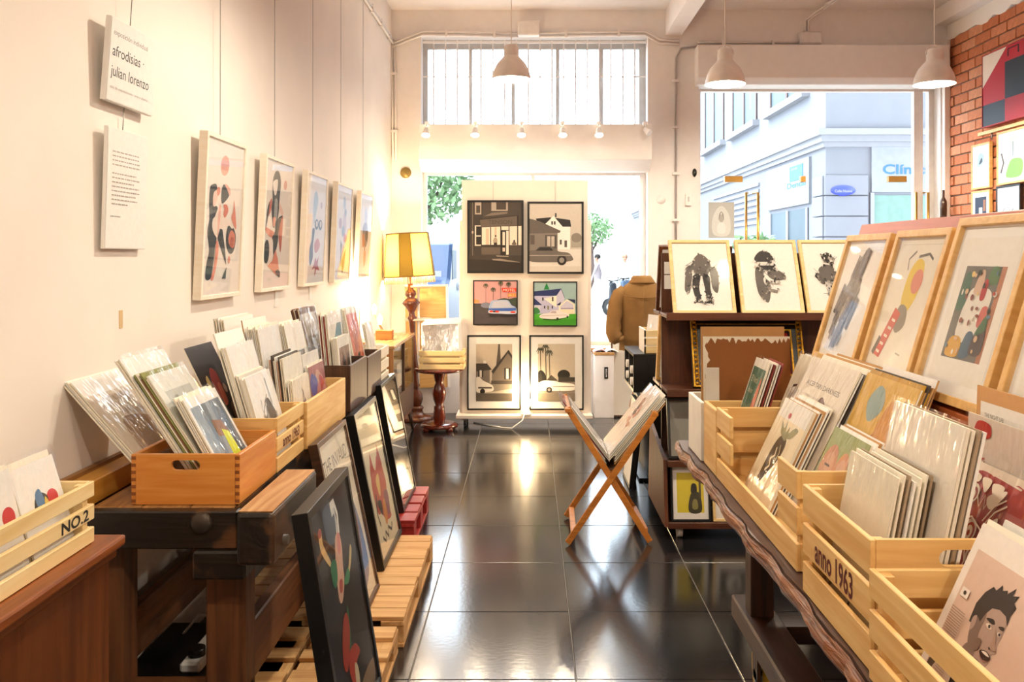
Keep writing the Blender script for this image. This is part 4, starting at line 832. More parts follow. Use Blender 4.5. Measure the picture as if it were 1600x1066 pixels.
for k, (dy, hh) in enumerate(((0, .40), (.03, .41), (.06, .43))):
    u = Vector((-.05, .12, .4)).normalized(); M = basis((-.775+.01*k, 7.65+dy, .555), (1, 0, 0), u)
    t = thing('sleeved_print', ['front shiny silver sleeved print in the crate on the round table', 'silver edged white print behind the shiny one on the round table', 'tallest white print at the back of the round table crate'][k], 'print', M=M)
    BX(-.165, .165, 0, hh, -.004, 0).build('backing_board', CARDW, t); BX(-.155, .16, .005, hh-.02, 0, .002).build('foil_sheet', FOIL if k == 0 else CARDW, t)
    MB().add([(-.168, 0, .004), (.168, 0, .004), (.168, hh+.01, .004), (-.168, hh+.01, .004)], [(0, 1, 2, 3)]).build('plastic_sleeve', SLEEVE, t)
# canvas seen from behind and two-tier stand in the corner
M = basis((-1.02, 8.52, .36), (1, 0, -.0), Vector((-.0, -.02, 1)).normalized())
t = thing('plywood_panel', 'tan plywood panel with white edge leaning in the window corner', 'panel', M=basis((-.98, 8.40, .26), (1, .1, 0), (-.05, .08, 1)))
BX(-.2, .2, 0, .98, -.02, .0).build('board', wood('tan_ply', '#c99a55', '#d9ad6b', 'X'), t, .002); BX(.19, .215, 0, .98, -.03, .012).build('edge_strip', WPAINT, t); BX(-.2, .215, .97, .99, -.03, .012).build('edge_strip', WPAINT, t)
t = thing('tiered_stand', 'two-tier stand with pale round shelves behind the floor lamp', 'stand', (-1.05, 8.24, 0))
for z in (.93, 1.24): MB().lathe([(0, -.01), (.125, -.01), (.13, 0), (.125, .01), (0, .01)], 28, (0, 0, z)).build('round_shelf', mat('pale_grey_tray', '#cfc3b2', .4), t)
MB().cyl((0, 0, .02), (0, 0, 1.26), .012).build('pole', WPAINT, t); MB().lathe([(0, 0), (.1, 0), (.1, .015), (0, .02)], 24).build('base', WPAINT, t)

# ================================================================== DISPLAY PANEL IN THE MIDDLE
dp = thing('exhibition_stand', 'tall white freestanding display panel on castors hung with pictures', 'display panel', (-.03, 7.95, 0))
WDP = mat('panel_paint', '#ece0d2', .6, var=.02)
BX(-.585, .555, -.05, -.01, .075, 2.21).build('front_board', WDP, dp, .002); BX(-.61, .585, -.01, .03, .075, 1.85).build('rear_board', WDP, dp, .002)
BX(-.63, .59, -.16, .16, .075, .105).build('foot_board', WDP, dp, .003)
for x in (-.55, .5):
    for y in (-.1, .1):
        MB().cyl((x-.012, y, .03), (x+.012, y, .03), .03, n=14).build('castor', BLACK, dp); BX(x-.02, x+.02, y-.02, y+.02, .055, .076).build('castor_fork', STEEL, dp)
yp = 7.90
def on_panel(label, a, b, items, fw, mount=0., fm=None, glass=None, d=.03, tilt=0.):
    p, q = P(*a, yp-d), P(*b, yp-d)
    M = basis(((p.x+q.x)/2, yp-d/2-.0005, q.z), (1, 0, 0), (0, 0, 1))
    t = framed('framed_painting', label, 'picture', M, q.x-p.x, p.z-q.z, items, fw, d, fm, mount, glass, 'pictures on the white display panel', cavity=.006)
    return t
g1, g2, g3, g4 = '#2b2725', '#57504b', '#8d857d', '#d9d0c6'
qa = quad((40, 55), (785, 55), (785, 1020), (40, 1020))
def B4(q, x0, y0, x1, y1, c): return G(q([(x0, y1), (x1, y1), (x1, y0), (x0, y0)]), c)
PA = [R(0,0,1,1,'#453d37'), B4(qa,40,55,230,800,'#3a3430'), B4(qa,120,55,212,225,'#a89c8e'), B4(qa,140,100,195,205,'#4b443d'), B4(qa,120,380,205,665,'#d9ccbc'), B4(qa,138,392,205,518,'#2a2521'), B4(qa,138,535,205,648,'#2a2521'), B4(qa,355,55,590,175,'#a3978a'), B4(qa,425,55,565,158,'#453d37'), G(qa([(250,250),(370,200),(585,190),(585,215),(380,240)]), '#75695e'), B4(qa,82,55,94,800,'#6a6056'), G(qa(ring(88,475,14,20)), '#b5a898'),
  G(qa([(190,290),(725,235),(730,380),(205,405)]), '#5f554c'), G(qa([(190,290),(725,235),(725,245),(192,302)]), '#2a2521'), T('TENSON', .36, .685, .46, .06, '#463e38'), G(qa([(220,408),(785,385),(785,655),(220,655)]), '#e8d6c2'), B4(qa,275,425,320,650,'#d0b49c'), B4(qa,400,400,430,520,'#cdb29a'), B4(qa,338,400,352,655,'#2a2521'), B4(qa,482,390,498,800,'#2a2521'), B4(qa,600,385,614,800,'#2a2521'), B4(qa,722,240,738,655,'#2a2521'),
  B4(qa,215,655,485,785,'#5d534a'), B4(qa,215,650,485,685,'#39322d'), B4(qa,614,655,785,800,'#4a423b'), B4(qa,498,445,602,800,'#2a2521'), B4(qa,515,470,548,655,'#e3d2be'), B4(qa,515,690,550,745,'#cbb8a4'), B4(qa,566,455,602,790,'#e8d8c6'), B4(qa,498,392,600,440,'#e8d6c2'),
  S(qa([(385,570),(412,545),(438,570),(435,625),(388,625)]), '#a89884'), B4(qa,390,620,436,655,'#39322d'), G(qa(ring(416,528,12,15)), '#2a2521'), S(qa([(650,650),(655,622),(680,605),(706,622),(710,650)]), '#6b5f54'), G(qa(ring(681,597,12,15)), '#2a2521'),
  B4(qa,40,800,785,1020,'#2b2622'), G(qa([(40,800),(785,800),(785,890),(400,870),(40,850)]), '#3b342f'), G(qa([(360,850),(480,845),(760,892),(760,900),(380,868)]), '#8a7d70'), G(qa([(420,800),(600,805),(600,822),(440,818)]), '#8f8274')]
PB = [R(0,0,1,1,'#c6bbae'), R(0,0,1,.33,'#ddd4c9'), R(.32,.33,.78,.72,'#efe8df'), G([(.12,.78),(.42,.80),(.34,.66),(.2,.66)], '#2e2b2a'), G([(.42,.80),(.78,.76),(.80,.66),(.60,.66)], '#2e2b2a'), G([(.28,.68),(.46,.82),(.66,.64),(.66,.6),(.28,.6)], '#efe8df'), R(.49,.8,.52,.86,'#3b3634'), R(.42,.69,.45,.74,g1), R(.47,.69,.5,.74,g1), R(.58,.4,.62,.47,g2), R(.67,.36,.72,.46,g2), R(0,.3,.54,.6,'#7b726a'), G([(0,.78),(.2,.74),(.60,.60),(.58,.57),(0,.56)], '#5b544f'), R(.3,.34,.52,.54,'#4d4743'), R(.34,.37,.48,.52,'#b7aca0'), R(.40,.37,.42,.52,'#4d4743'), R(.02,.40,.10,.54,g2), R(.8,.36,1,.48,'#a19a8c'), E(.9,.5,.1,.07,'#847b70'),
  S([(0,.16),(0,.3),(.12,.32),(.2,.37),(.42,.37),(.56,.3),(.74,.28),(.82,.22),(.8,.16),(.4,.14)], '#675f59'), G([(.12,.31),(.2,.36),(.4,.36),(.46,.31)], '#2e2b2a'), E(.62,.17,.09,.075,g1), E(.62,.17,.05,.04,g3), R(0,.235,.8,.245,'#a59b90'), R(0,0,1,.08,'#cfc5b8')]
qc = quad((55, 95), (665, 95), (665, 700), (55, 700)); qd = quad((920, 115), (1530, 115), (1530, 720), (920, 720))
PC = [R(0,0,1,1,'#cf9c9a'), B4(qc,55,410,665,700,'#494345'), G(qc([(55,350),(120,360),(130,395),(55,410)]), '#e0925a'), S(qc([(380,365),(480,335),(560,345),(665,330),(665,440),(560,400)]), '#3f4a3a')]
for cx, cy, b in ((222, 150, 410), (328, 205, 380), (435, 118, 350), (550, 130, 350)):
    PC.append(L(qc([(cx, b), (cx, cy)]), .008, '#5a4a44'))
    for a in range(9): PC.append(L(qc([(cx, cy), (cx+22*math.cos(a*.7), cy-18*math.sin(a*.7)-6), (cx+38*math.cos(a*.7), cy-30*math.sin(a*.7)+14)]), .014, '#3f4a38'))
PC += [G(qc([(450,188),(660,188),(658,245),(465,248)]), '#d23a22'), T('MOTEL', .68, .765, .29, .06, '#fbe9d8'), B4(qc,535,268,658,312,'#e88a3e'), T('36.11', .80, .655, .17, .045, '#fbe3a8'), S(qc([(150,440),(180,400),(240,395),(270,410),(262,470),(190,470)]), '#7d7f90'),
  B4(qc,275,545,658,600,'#2b272a'), S(qc([(262,500),(275,430),(310,372),(420,360),(540,365),(590,430),(655,470),(655,555),(420,555),(268,545)]), '#9fb0cf'), G(qc([(300,470),(330,385),(420,368),(530,372),(585,450),(640,475)]), '#b9bccb'), G(qc([(265,480),(420,478),(655,472),(655,520),(265,512)]), '#3f62b0'), S(qc([(265,512),(300,505),(420,520),(560,518),(655,512),(655,552),(420,552),(275,545)]), '#c6cad6'), G(qc(ring(300,523,28,15)), '#d2402e'), G(qc(ring(385,525,30,15)), '#d2402e'), G(qc(ring(612,533,38,14)), '#d2402e'), B4(qc,325,514,362,536,'#3a2a2c')]
PD = [R(0,0,1,1,'#9ab4b2'), G(qd([(1058,215),(1100,118),(1142,215)]), '#1f7a3c'), G(qd([(920,240),(1315,200),(1250,300),(920,312)]), '#2b3563'), B4(qd,920,305,1245,560,'#bdb9d2'), G(qd([(1060,345),(1245,300),(1245,470),(1200,440)]), '#ede6d2'), G(qd([(1245,300),(1312,205),(1360,330),(1360,520),(1245,520)]), '#c3bfd2'), L(qd([(1312,202),(1362,330)]), .012, '#3a4468'), B4(qd,1036,325,1056,372,g1), B4(qd,1178,318,1200,380,g1), G(qd([(920,335),(1035,435),(920,435)]), '#2b3563'), B4(qd,920,435,1010,500,'#cfcbd8'), B4(qd,1062,445,1080,485,g1), B4(qd,1112,445,1135,500,'#7d7a58'), B4(qd,1175,445,1192,485,g1), S(qd([(920,480),(970,475),(1005,540),(920,560)]), '#3a7a44'),
  G(qd([(1400,345),(1515,358),(1515,410)]), '#232a4a'), G(qd([(1245,432),(1310,385),(1300,440)]), '#232a4a'), G(qd([(1275,450),(1395,350),(1510,420),(1510,615),(1290,615)]), '#f0e4c8'), G(qd([(1290,465),(1395,372),(1490,430),(1490,475),(1300,470)]), '#c9c5d4'), B4(qd,1305,475,1492,492,'#8f88b0'), B4(qd,1305,492,1492,610,'#e9d9b8'), B4(qd,920,560,1530,720,'#4aa02c'), S(qd([(920,640),(1200,650),(1530,630),(1530,720),(920,720)]), '#3f8f24'),
  S(qd([(1000,610),(1010,575),(1060,558),(1140,545),(1170,515),(1290,510),(1360,545),(1420,550),(1425,590),(1380,610),(1250,630),(1100,635)]), '#e8dcd6'), G(qd([(1150,548),(1178,520),(1240,520),(1240,552)]), '#b5a4a8'), G(qd([(1010,585),(1400,570),(1400,578),(1012,594)]), '#c3b2ae'), G(qd(ring(1258,632,18,22)), g1), G(qd(ring(1402,602,12,18)), g1), G(qd([(1030,625),(1240,640),(1380,615),(1370,625),(1240,655),(1060,645)]), '#23501a')]
PE = [R(0,0,1,1,'#c9bba8'), R(0,0,1,.32,'#8d8273'), G([(.5,.3),(.62,1),(.66,1),(.72,.3)], '#5a5148'), R(0,.32,.38,.6,'#857a6e'), G([(0,.66),(.3,.66),(.44,.55),(0,.52)], '#4a433d'), R(.2,.66,.28,.71,'#e2d9cd'), G([(.44,.34),(.44,.5),(.88,.86),(1,.74),(1,.34)], '#7a6d60'), G([(.42,.52),(.9,.9),(1,.8),(1,.74),(.88,.84),(.48,.48)], '#3d3733'), R(.78,.38,.95,.58,'#3a3531'), R(.83,.39,.9,.57,'#e8e0d4'), R(.06,.42,.2,.54,'#3a3531'), R(.1,.42,.16,.54,'#d9d0c4'), R(.42,.3,1,.36,'#4f4740'),
  S([(0,.18),(0,.4),(.1,.42),(.2,.36),(.4,.3),(.48,.25),(.46,.18),(.2,.15)], '#e6ddd0'), R(.06,.22,.44,.25,'#5a5249'), E(.18,.17,.07,.05,g1), R(0,0,1,.14,'#5e554b'), G([(.2,.14),(1,.22),(1,.14)], '#b5a998')]
PF = [R(0,0,1,1,'#d6c8b2'), R(0,0,1,.34,'#a19280'), S([(.0,.34),(0,.5),(.1,.54),(.2,.46),(.22,.34)], '#33302a'), E(.7,.46,.17,.09,'#3c3830'), R(.55,.34,1,.42,'#4a443b'), G([(.22,.36),(.36,.46),(.54,.36)], '#5a5247')]
for cx, cy in ((.06, .90), (.2, .95), (.3, .86)):
    PF.append(L([(cx+.02, .36), (cx, cy)], .018, '#4a453a'))
    for a in range(8): PF.append(L([(cx, cy), (cx+.06*math.cos(a*.8), cy+.03*math.sin(a*.8)+.01), (cx+.1*math.cos(a*.8), cy+.05*math.sin(a*.8)-.03)], .018, '#4a4a3e'))
PF += [S([(.0,.2),(0,.3),(.14,.36),(.36,.36),(.6,.33),(.96,.3),(1,.2),(.6,.18)], '#efe6d8'), E(.3,.2,.08,.05,g1), E(.3,.2,.04,.025,g3), R(0,0,1,.14,'#7a6f60'), R(.4,.25,.98,.262,'#857a6c')]
on_panel('black framed grey painting of a lit shop front at night', (730, 313), (818, 427), PA, .018)
on_panel('black framed grey painting of a farmhouse with parked sedan', (824, 315), (912, 428), PB, .018)
on_panel('small colour painting of a blue car under palms and motel sign', (739, 438), (809, 508), PC, .01)
on_panel('small colour painting of a white car before a blue roofed house', (833, 440), (902, 510), PD, .01)
on_panel('black framed sepia picture of a church spire with white mount', (730, 524), (814, 641), PE, .014, .065, glass=PGLASS)
on_panel('black framed sepia picture of palm trees and pale car with white mount', (827, 524), (912, 641), PF, .014, .065, glass=PGLASS)
for y in (.3,):
    for x in (-.3, .26): MB().cyl((x, -.055, 2.0), (x, -.055, 2.2), .0012, n=5).build('wire', STEEL, dp)
t = thing('globe_light', 'bare glowing bulb in white holder at foot of display panel', 'lamp', (P(822, 0, 7.83).x, 7.83, .105))
MB().lathe([(0, 0), (.055, 0), (.055, .012), (.035, .03), (.03, .05), (0, .05)], 20).build('holder', WPAINT, t); MB().lathe([(0, .04), (.02, .05), (.04, .09), (.042, .115), (.03, .145), (0, .155)], 18).build('bulb', mat('warm_bulb'), t)
light('globe_light_source', (0, -.02, .22), 11, (1, .74, .42), .04, parent=t)
t = thing('lamp_cable', 'thin white cable trailing over the floor from the panel bulb', 'cable', (0, 0, 0))
cb = [P(822, 640, 7.83), P(800, 652, 7.72), P(785, 664, 7.75), P(765, 662, 7.85), P(740, 655, 8.0)]
for q in cb[1:]: q.z = .006
MB().tube(smooth_loop([(q.x, q.y) for q in cb])[:1] and [cb[0], Vector((cb[0].x-.03, 7.70, .08))]+cb[1:], .005, 6).build('cable', CARDW, t)

# ================================================================== FOLDING PRINT RACK
fr = thing('print_rack', 'folding wooden print rack with canvas sling standing on the tiles', 'rack', (.42, 4.85, 0))
RK = wood('rack_beech', '#b06a28', '#cb8438', 'X', 9, .35)
def rod(a, b, w, h, name, m=RK, parent=fr):
    a, b = Vector(a), Vector(b); d = (b-a); l = d.length; d.normalize(); s = Vector((0, 1, 0)); s = (s-d*s.dot(d)).normalized() if abs(d.y) < .9 else Vector((1, 0, 0)); n = d.cross(s)
    M = Matrix(((d.x, s.x, n.x, a.x), (d.y, s.y, n.y, a.y), (d.z, s.z, n.z, a.z), (0, 0, 0, 1)))
    return BX(0, l, -w/2, w/2, -h/2, h/2, M=M).build(name, m, parent, .002)
rod((-.222, -.24, .012), (.245, -.24, .70), .018, .032, 'leg'); rod((-.21, .235, .012), (.245, .235, .70), .018, .032, 'leg')
rod((.215, -.218, .012), (-.222, -.218, .72), .018, .032, 'leg'); rod((.212, .213, .012), (-.222, .213, .72), .018, .032, 'leg')
rod((-.19, -.23, .06), (-.18, .22, .06), .03, .02, 'crossbar'); rod((.19, -.21, .07), (.18, .21, .07), .03, .02, 'crossbar')
rod((.24, -.25, .69), (.24, .25, .69), .03, .02, 'crossbar'); rod((-.22, -.25, .71), (-.22, .25, .71), .03, .02, 'crossbar')
m = MB(); pr = [(-.225, .70), (-.12, .53), (-.03, .395), (.0, .375), (.04, .40), (.13, .54), (.235, .685)]
m.add([(x, y, z+dz) for dz in (0, .004) for x, z in pr for y in (-.19, .19)], [(2*i+o, 2*i+1+o, 2*i+3+o, 2*i+2+o) for o in (0, 14) for i in range(6)]); m.build('canvas_sling', mat('sling_canvas', '#6b4a2c', .9), fr)
g = 'prints held in the folding rack'
u = Vector((-.60, 0, .80)).normalized()
for k in range(6):
    M = basis((.405-.0*k, 4.845, .41+0*k), (0, 1, 0), u) @ Matrix.Translation((0, .02*(k % 3), .006+.007*k))
    t = thing('sleeved_print', ['cream', 'white', 'red', 'white', 'cream', 'white'][k]+' backed print leaning to the left in the folding rack', 'print', M=M, group=g)
    BX(-.17, .17, 0, .40-.018*k, -.003, 0).build('backing_board', [CARD, CARDW, mat('red_board', '#8c3a30', .8), CARDW, CARD, CARDW][k], t); MB().add([(-.175, 0, .002), (.175, 0, .002), (.175, .42-.018*k, .002), (-.175, .42-.018*k, .002)], [(0, 1, 2, 3)]).build('plastic_sleeve', SLEEVE, t)
u = Vector((.64, 0, .77)).normalized()
for k in range(7):
    M = basis((.455, 4.845, .41), (0, -1, 0), u) @ Matrix.Translation((0, .012*((k*5) % 4), .008+.009*k))
    last = k == 6
    t = thing('sleeved_print', 'sleeved print of pebble shapes facing left in the folding rack' if last else ['tan', 'cream', 'grey', 'cream', 'cream', 'white', ''][k]+' backed print leaning to the right in the folding rack', 'print', M=M, group=None if last else g)
    b = BX(-.19, .19, 0, .42, -.004, 0).build('backing_board', [CARDK, CARD, mat('grey_board', '#cfc8bc', .8), CARD, CARD, CARDW, CARDW][k], t)
    if last:
        it = [R(0,0,1,1,'#e3d6cc')]; rr = random.Random(4)
        for q in range(16): a = rr.uniform(0, 6.28); it.append(E(.5+.3*rr.random()*math.cos(a), .55+.28*rr.random()*math.sin(a), .05+.04*rr.random(), .025+.03*rr.random(), rr.choice(['#a5785c', '#4a4542', '#c9937a', '#b3664f', '#6d6058'])))
        artwork(it, .38, .42, b); MB().add([(-.192, 0, .005), (.192, 0, .005), (.192, .425, .005), (-.192, .425, .005)], [(0, 1, 2, 3)]).build('plastic_sleeve', SLEEVE, t)
# ================================================================== SHELF UNIT ON WHEELS
su = thing('display_shelf', 'dark two-sided wooden display shelf on castors full of framed prints', 'shelf', (1.35, 5.0, 0))
SH = lambda a='X': wood('shelf_wood', '#3f2012', '#5e331c', a, 7, .4)
xl, xr = .75-1.35, 2.35-1.35
BX(xl, xr, -.012, .012, .10, 1.54).build('centre_board', SH('Z'), su, .002)
for z, d, df in ((1.185, .25, .2), (.775, .27, .25), (.40, .29, .29), (.075, .31, .33)):
    BX(xl-.01, xr, -d, -.012, z, z+.02).build('shelf', SH(), su, .002); BX(xl-.01, xr, .012, d, z, z+.02).build('shelf', SH(), su, .002)
    BX(xl-.01, xr, -d-.012, -d, z-.012, z+.03 if z > .5 else z+.022).build('shelf_lip', SH(), su, .002)
m = MB(); m.plate([(-.33, .075), (.33, .075), (.27, .53), (-.27, .42)], (), xl-.03, xl-.01, Matrix(((0,0,1,0),(1,0,0,0),(0,1,0,0),(0,0,0,1)))); m.build('end_board', WALN('Z'), su)
for y in (-.25, .25):
    for x in (xl+.06, xr-.06):
        MB().cyl((x-.014, y, .036), (x+.014, y, .036), .036, n=18).build('castor', mat('clear_castor', '#c9c4bd', .25, spec=.8), su); BX(x-.02, x+.02, y-.02, y+.02, .06, .076).build('castor_fork', STEEL, su)
def inked(c=(.5, .5), seed=1, cols=('#2f2b28', '#5e5650', '#8f867d'), parts=()):
    r = random.Random(seed); it = [R(0,0,1,1,'#f3ece2')]
    for q in parts: it.append(q)
    for k in range(110):
        p = r.choice(parts)[1]; a = r.choice(p); b = r.choice(p); t = r.uniform(-.06, 1.06); x, y = a[0]*t+b[0]*(1-t), a[1]*t+b[1]*(1-t); s = r.uniform(.008, .026)
        it.append(G([(x+s*math.cos(j*1.57+k)*r.uniform(.5, 1.4), y+s*math.sin(j*1.57+k)*r.uniform(.5, 1.4)) for j in range(4)], r.choice(cols+('#d8d0c6', '#b5aca2', '#1f1c1b'))))
    for k in range(8):
        p = r.choice(parts)[1]; a = r.choice(p); it.append(L([a, (a[0]+r.uniform(-.08, .08), a[1]+r.uniform(-.06, .06)), (a[0]+r.uniform(-.12, .12), a[1]+r.uniform(-.1, .1))], .006, '#4a4440'))
    return it
K, K2 = '#3a3431', '#6a625b'
F1 = inked(seed=3, parts=[S([(.36,.74),(.5,.84),(.64,.76),(.68,.62),(.58,.52),(.42,.52),(.34,.62)], K2), S([(.22,.62),(.34,.66),(.32,.46),(.26,.26),(.18,.3),(.2,.48)], K2), S([(.66,.64),(.78,.6),(.80,.42),(.76,.26),(.68,.32),(.66,.48)], K2), S([(.36,.52),(.48,.52),(.44,.34),(.46,.16),(.38,.14),(.32,.34)], K), S([(.52,.52),(.64,.5),(.64,.32),(.66,.14),(.57,.12),(.54,.32)], K), G([(.34,.12),(.48,.12),(.48,.15),(.38,.16)], K), G([(.52,.11),(.68,.1),(.66,.14),(.56,.15)], K)])
F2 = inked(seed=5, parts=[S([(.28,.78),(.4,.88),(.56,.86),(.62,.76),(.5,.72),(.32,.72)], K), R(.27,.64,.62,.72,'#e2dad0'), R(.36,.60,.62,.665,K), S([(.28,.62),(.42,.62),(.40,.42),(.5,.3),(.44,.12),(.3,.22),(.26,.4)], K2), S([(.5,.58),(.66,.6),(.8,.52),(.78,.46),(.62,.44),(.5,.5)], K2), G([(.44,.42),(.5,.44),(.52,.32),(.64,.3),(.62,.25),(.46,.28)], '#8f867d'), G([(.56,.43),(.66,.42),(.66,.4),(.56,.4)], K)])
F3 = inked(seed=8, parts=[S([(.34,.82),(.46,.86),(.54,.78),(.46,.70),(.36,.74)], K), S([(.46,.80),(.54,.76),(.52,.68),(.46,.68)], '#c9bfb4'), S([(.26,.62),(.42,.68),(.56,.6),(.52,.44),(.36,.42),(.28,.5)], K2), S([(.18,.52),(.28,.54),(.34,.4),(.26,.4)], K2), S([(.36,.42),(.5,.42),(.5,.28),(.36,.26)], '#d8d0c6'), G([(.36,.24),(.48,.24),(.46,.08),(.38,.08)], K)])
for i, (x0, lab, A) in enumerate(((.782, 'pale wood framed ink print of a headless mechanical figure', F1), (1.155, 'pale wood framed ink print of a mechanical head in profile', F2), (1.515, 'pale wood framed ink print of a dancer in dark top', F3), (1.885, 'pale wood framed ink print next to the dancer, mostly hidden', F1[:8]))):
    M = basis((x0+.173, 4.778, 1.206), (1, 0, 0), (0, .185, .40))
    framed('framed_print', lab, 'picture', M, .345, .445, A, .018, .022, PALE('X'), 0, PGLASS, 'framed ink prints on the display shelf', cavity=.01)
for z0, z1 in ((1.42, 1.49), (1.335, 1.415)): tag(BX(0, .045, -.014, -.0125, 0, z1-z0).build('price_label', CARDW, loc=(.765, 5.0, z0)), 'small white paper label on the shelf board edge', 'label', 'paper labels on the shelf board')
# back side frames seen on edge
for z, w, lab in ((1.207, .40, 'brown framed picture on the rear of the shelf, upper level'), (.797, .42, 'brown framed picture on the rear of the shelf, middle level')):
    M = basis((.95, 5.16, z), (-1, 0, 0), (0, -.13, .36)); framed('framed_print', lab, 'picture', M, .42, w-.0, [R(0,0,1,1,'#e9dfd0')], .02, .03, OAKF('Z') if z < 1 else WALN('Z'))
# ornate black and gold frame
GOLD = mat('gilt', '#b98c2e', .35, .9, bump=.5, scale=60, var=.3)
M = basis((1.205, 4.80, .80), (1, 0, 0), (0, .12, .37)); t = thing('ornate_frame', 'ornate black and gold frame with red mount on the middle shelf', 'frame', M=M)
m = MB(); m.plate(rect(-.31, .31, 0, .385), [rect(-.235, .235, .075, .31)], -.02, .02); m.build('frame', BLACK, t, .004)
for a, th in ((.0, .012), (.028, .007), (.06, .012)):
    m = MB(); m.plate(rect(-.31+a, .31-a, a, .385-a), [rect(-.31+a+th, .31-a-th, a+th, .385-a-th)], .018, .027); m.build('gold_moulding', GOLD, t, .003)
for i in range(14):
    for s in (-1, 1): MB().lathe([(0, .03), (.009, .028), (.012, .018)], 8, (s*.288, .02+i*.0265, 0)).build('gold_bead', GOLD, t)
b = BX(-.24, .24, .07, .315, -.018, -.008).build('mount', mat('red_mount', '#b5161a', .7), t); artwork([R(0,0,1,1,'#cfb9bd'), S([(.2,.2),(.8,.25),(.7,.7),(.3,.8)], '#a58a94'), S([(.2,.1),(.5,.15),(.4,.4)], '#efe6e0')], .24, .2, b, x0=-.22, y0=.09, z=-.006)
# lower shelves
M = basis((.93, 4.74, .425), (1, 0, 0), (0, .08, .33)); framed('framed_print', 'dark framed grey photograph of a standing figure on the lower shelf', 'picture', M, .36, .325, [R(0,0,1,1,'#8c8a80'), S([(.4,.2),(.62,.22),(.66,.5),(.6,.72),(.5,.8),(.42,.7),(.36,.45)], '#a9a89d'), E(.5,.76,.06,.07,'#c3c1b5'), S([(.3,.1),(.7,.1),(.64,.3),(.38,.32)], '#bab8ac'), E(.5,.83,.07,.04,'#5e5c55')], .014, .03, BLACK)
M = basis((.865, 4.70, .098), (1, 0, 0), (0, .05, .30)); framed('framed_print', 'black framed yellow print of a robed figure on the bottom shelf', 'picture', M, .215, .30, [R(0,0,1,1,'#f1ece4'), R(.12,.12,.88,.88,'#ddc93f'), S([(.45,.14),(.8,.14),(.78,.45),(.66,.52),(.5,.46)], '#4a4534'), S([(.52,.5),(.68,.52),(.66,.66),(.54,.66)], '#37332c'), R(.74,.4,.8,.7,'#5a5440'), S([(.55,.2),(.7,.2),(.68,.36),(.57,.36)], '#8f8650')], .012, .03, BLACK)
M = basis((1.09, 4.70, .098), (1, 0, 0), (0, .05, .30)); framed('framed_print', 'pale wood framed black and white print on the bottom shelf', 'picture', M, .215, .30, [R(0,0,1,1,'#f1ece4'), R(.14,.2,.9,.86,'#2b2d2b'), E(.55,.5,.22,.2,'#ece6dc'), E(.6,.52,.1,.1,'#2b2d2b')], .014, .03, PALE('X'))
M = basis((1.33, 4.72, .425), (1, 0, 0), (0, .08, .33)); framed('framed_print', 'dark framed cream print beside the grey photograph on lower shelf', 'picture', M, .36, .325, sk(seed=12), .014, .03, BLACK)

# ================================================================== RIGHT CART TABLE
ct = thing('cart_table', 'heavy cart table with live-edge dark slab top and yellow iron wheels', 'table', (1.0, 2.3, 0))
random.seed(11)
n = 60; ed = []
for i in range(n+1):
    y = .75+(3.58-.75)*i/n; ed.append((.597+.005*math.sin(y*7)+.005*math.sin(y*23+1)+random.uniform(-.003, .003)-1.0, y-2.3))
zt0 = .77
m = MB(); vs = []
for k, (x, y) in enumerate(ed):
    j = lambda a: random.uniform(-a, a)
    vs += [(.45, y, zt0), (x+.008, y, zt0-.0005+j(.0008)), (x+.006, y, zt0-.008), (x+.002, y, zt0-.024), (x+.008, y, zt0-.042), (x+.022+j(.004), y, zt0-.055), (.45, y, zt0-.055)]
f = []
for i in range(n):
    for q in range(6): f.append((i*7+q, (i+1)*7+q, (i+1)*7+q+1, i*7+q+1))
f += [tuple(range(7)), tuple(n*7+q for q in reversed(range(7)))]
m.add(vs, f)
m.build('tabletop', wood('dark_slab', '#3a241b', '#5d4236', 'Y', 9, .42, .35), ct)
m = MB(); vs = []
for k, (x, y) in enumerate(ed):
    vs += [(x+.003+random.uniform(-.001, .001), y, zt0-.003), (x-.005+random.uniform(-.002, .002), y, zt0-.016), (x-.008+random.uniform(-.003, .002), y, zt0-.032), (x-.002+random.uniform(-.003, .003), y, zt0-.046), (x+.02, y, zt0-.056)]
m.add(vs, [(i*5+q, i*5+q+1, (i+1)*5+q+1, (i+1)*5+q) for i in range(n) for q in range(4)]); m.build('live_edge', wood('bark_edge', '#4a2412', '#8f5226', 'Y', 16, .4, .9), ct)
CTW = lambda a='Z': wood('cart_timber', '#2e1a10', '#4a2a19', a, 7, .5, .2)
for x in (-.2, .3):
    for y in (-.85, .75): BX(x-.04, x+.04, y-.04, y+.04, .27, .715).build('post', CTW('Z'), ct, .004)
for x in (-.2, .3): BX(x-.06, x+.06, -1.1, .92, .20, .28).build('beam', CTW('Y'), ct, .006)
for y in (-.85, .75): BX(-.34, .42, y-.05, y+.05, .655, .715).build('cross_beam', CTW('X'), ct, .006)
for y in (-.8, .05, .7): BX(-.14, .24, y-.05, y+.05, .21, .27).build('cross_beam', CTW('X'), ct, .004)
YW = mat('yellow_iron', '#c79a1e', .5, .2, var=.2)
for x in (-.2, .3):
    for y in (-.75, .62):
        w_ = MB().lathe([(.02, -.03), (.10, -.02), (.108, -.03), (.12, -.03), (.12, .03), (.108, .03), (.10, .02), (.02, .03)], 28, M=Matrix.Translation((x, y, .12)) @ Matrix.Rotation(math.pi/2, 4, 'Y')).build('wheel', YW, ct)
        MB().cyl((x-.05, y, .12), (x+.05, y, .12), .022, n=12).build('axle', STEEL, w_)
        BX(x-.05, x-.038, y-.03, y+.03, .11, .205).build('axle_bracket', CTW('Z'), ct)
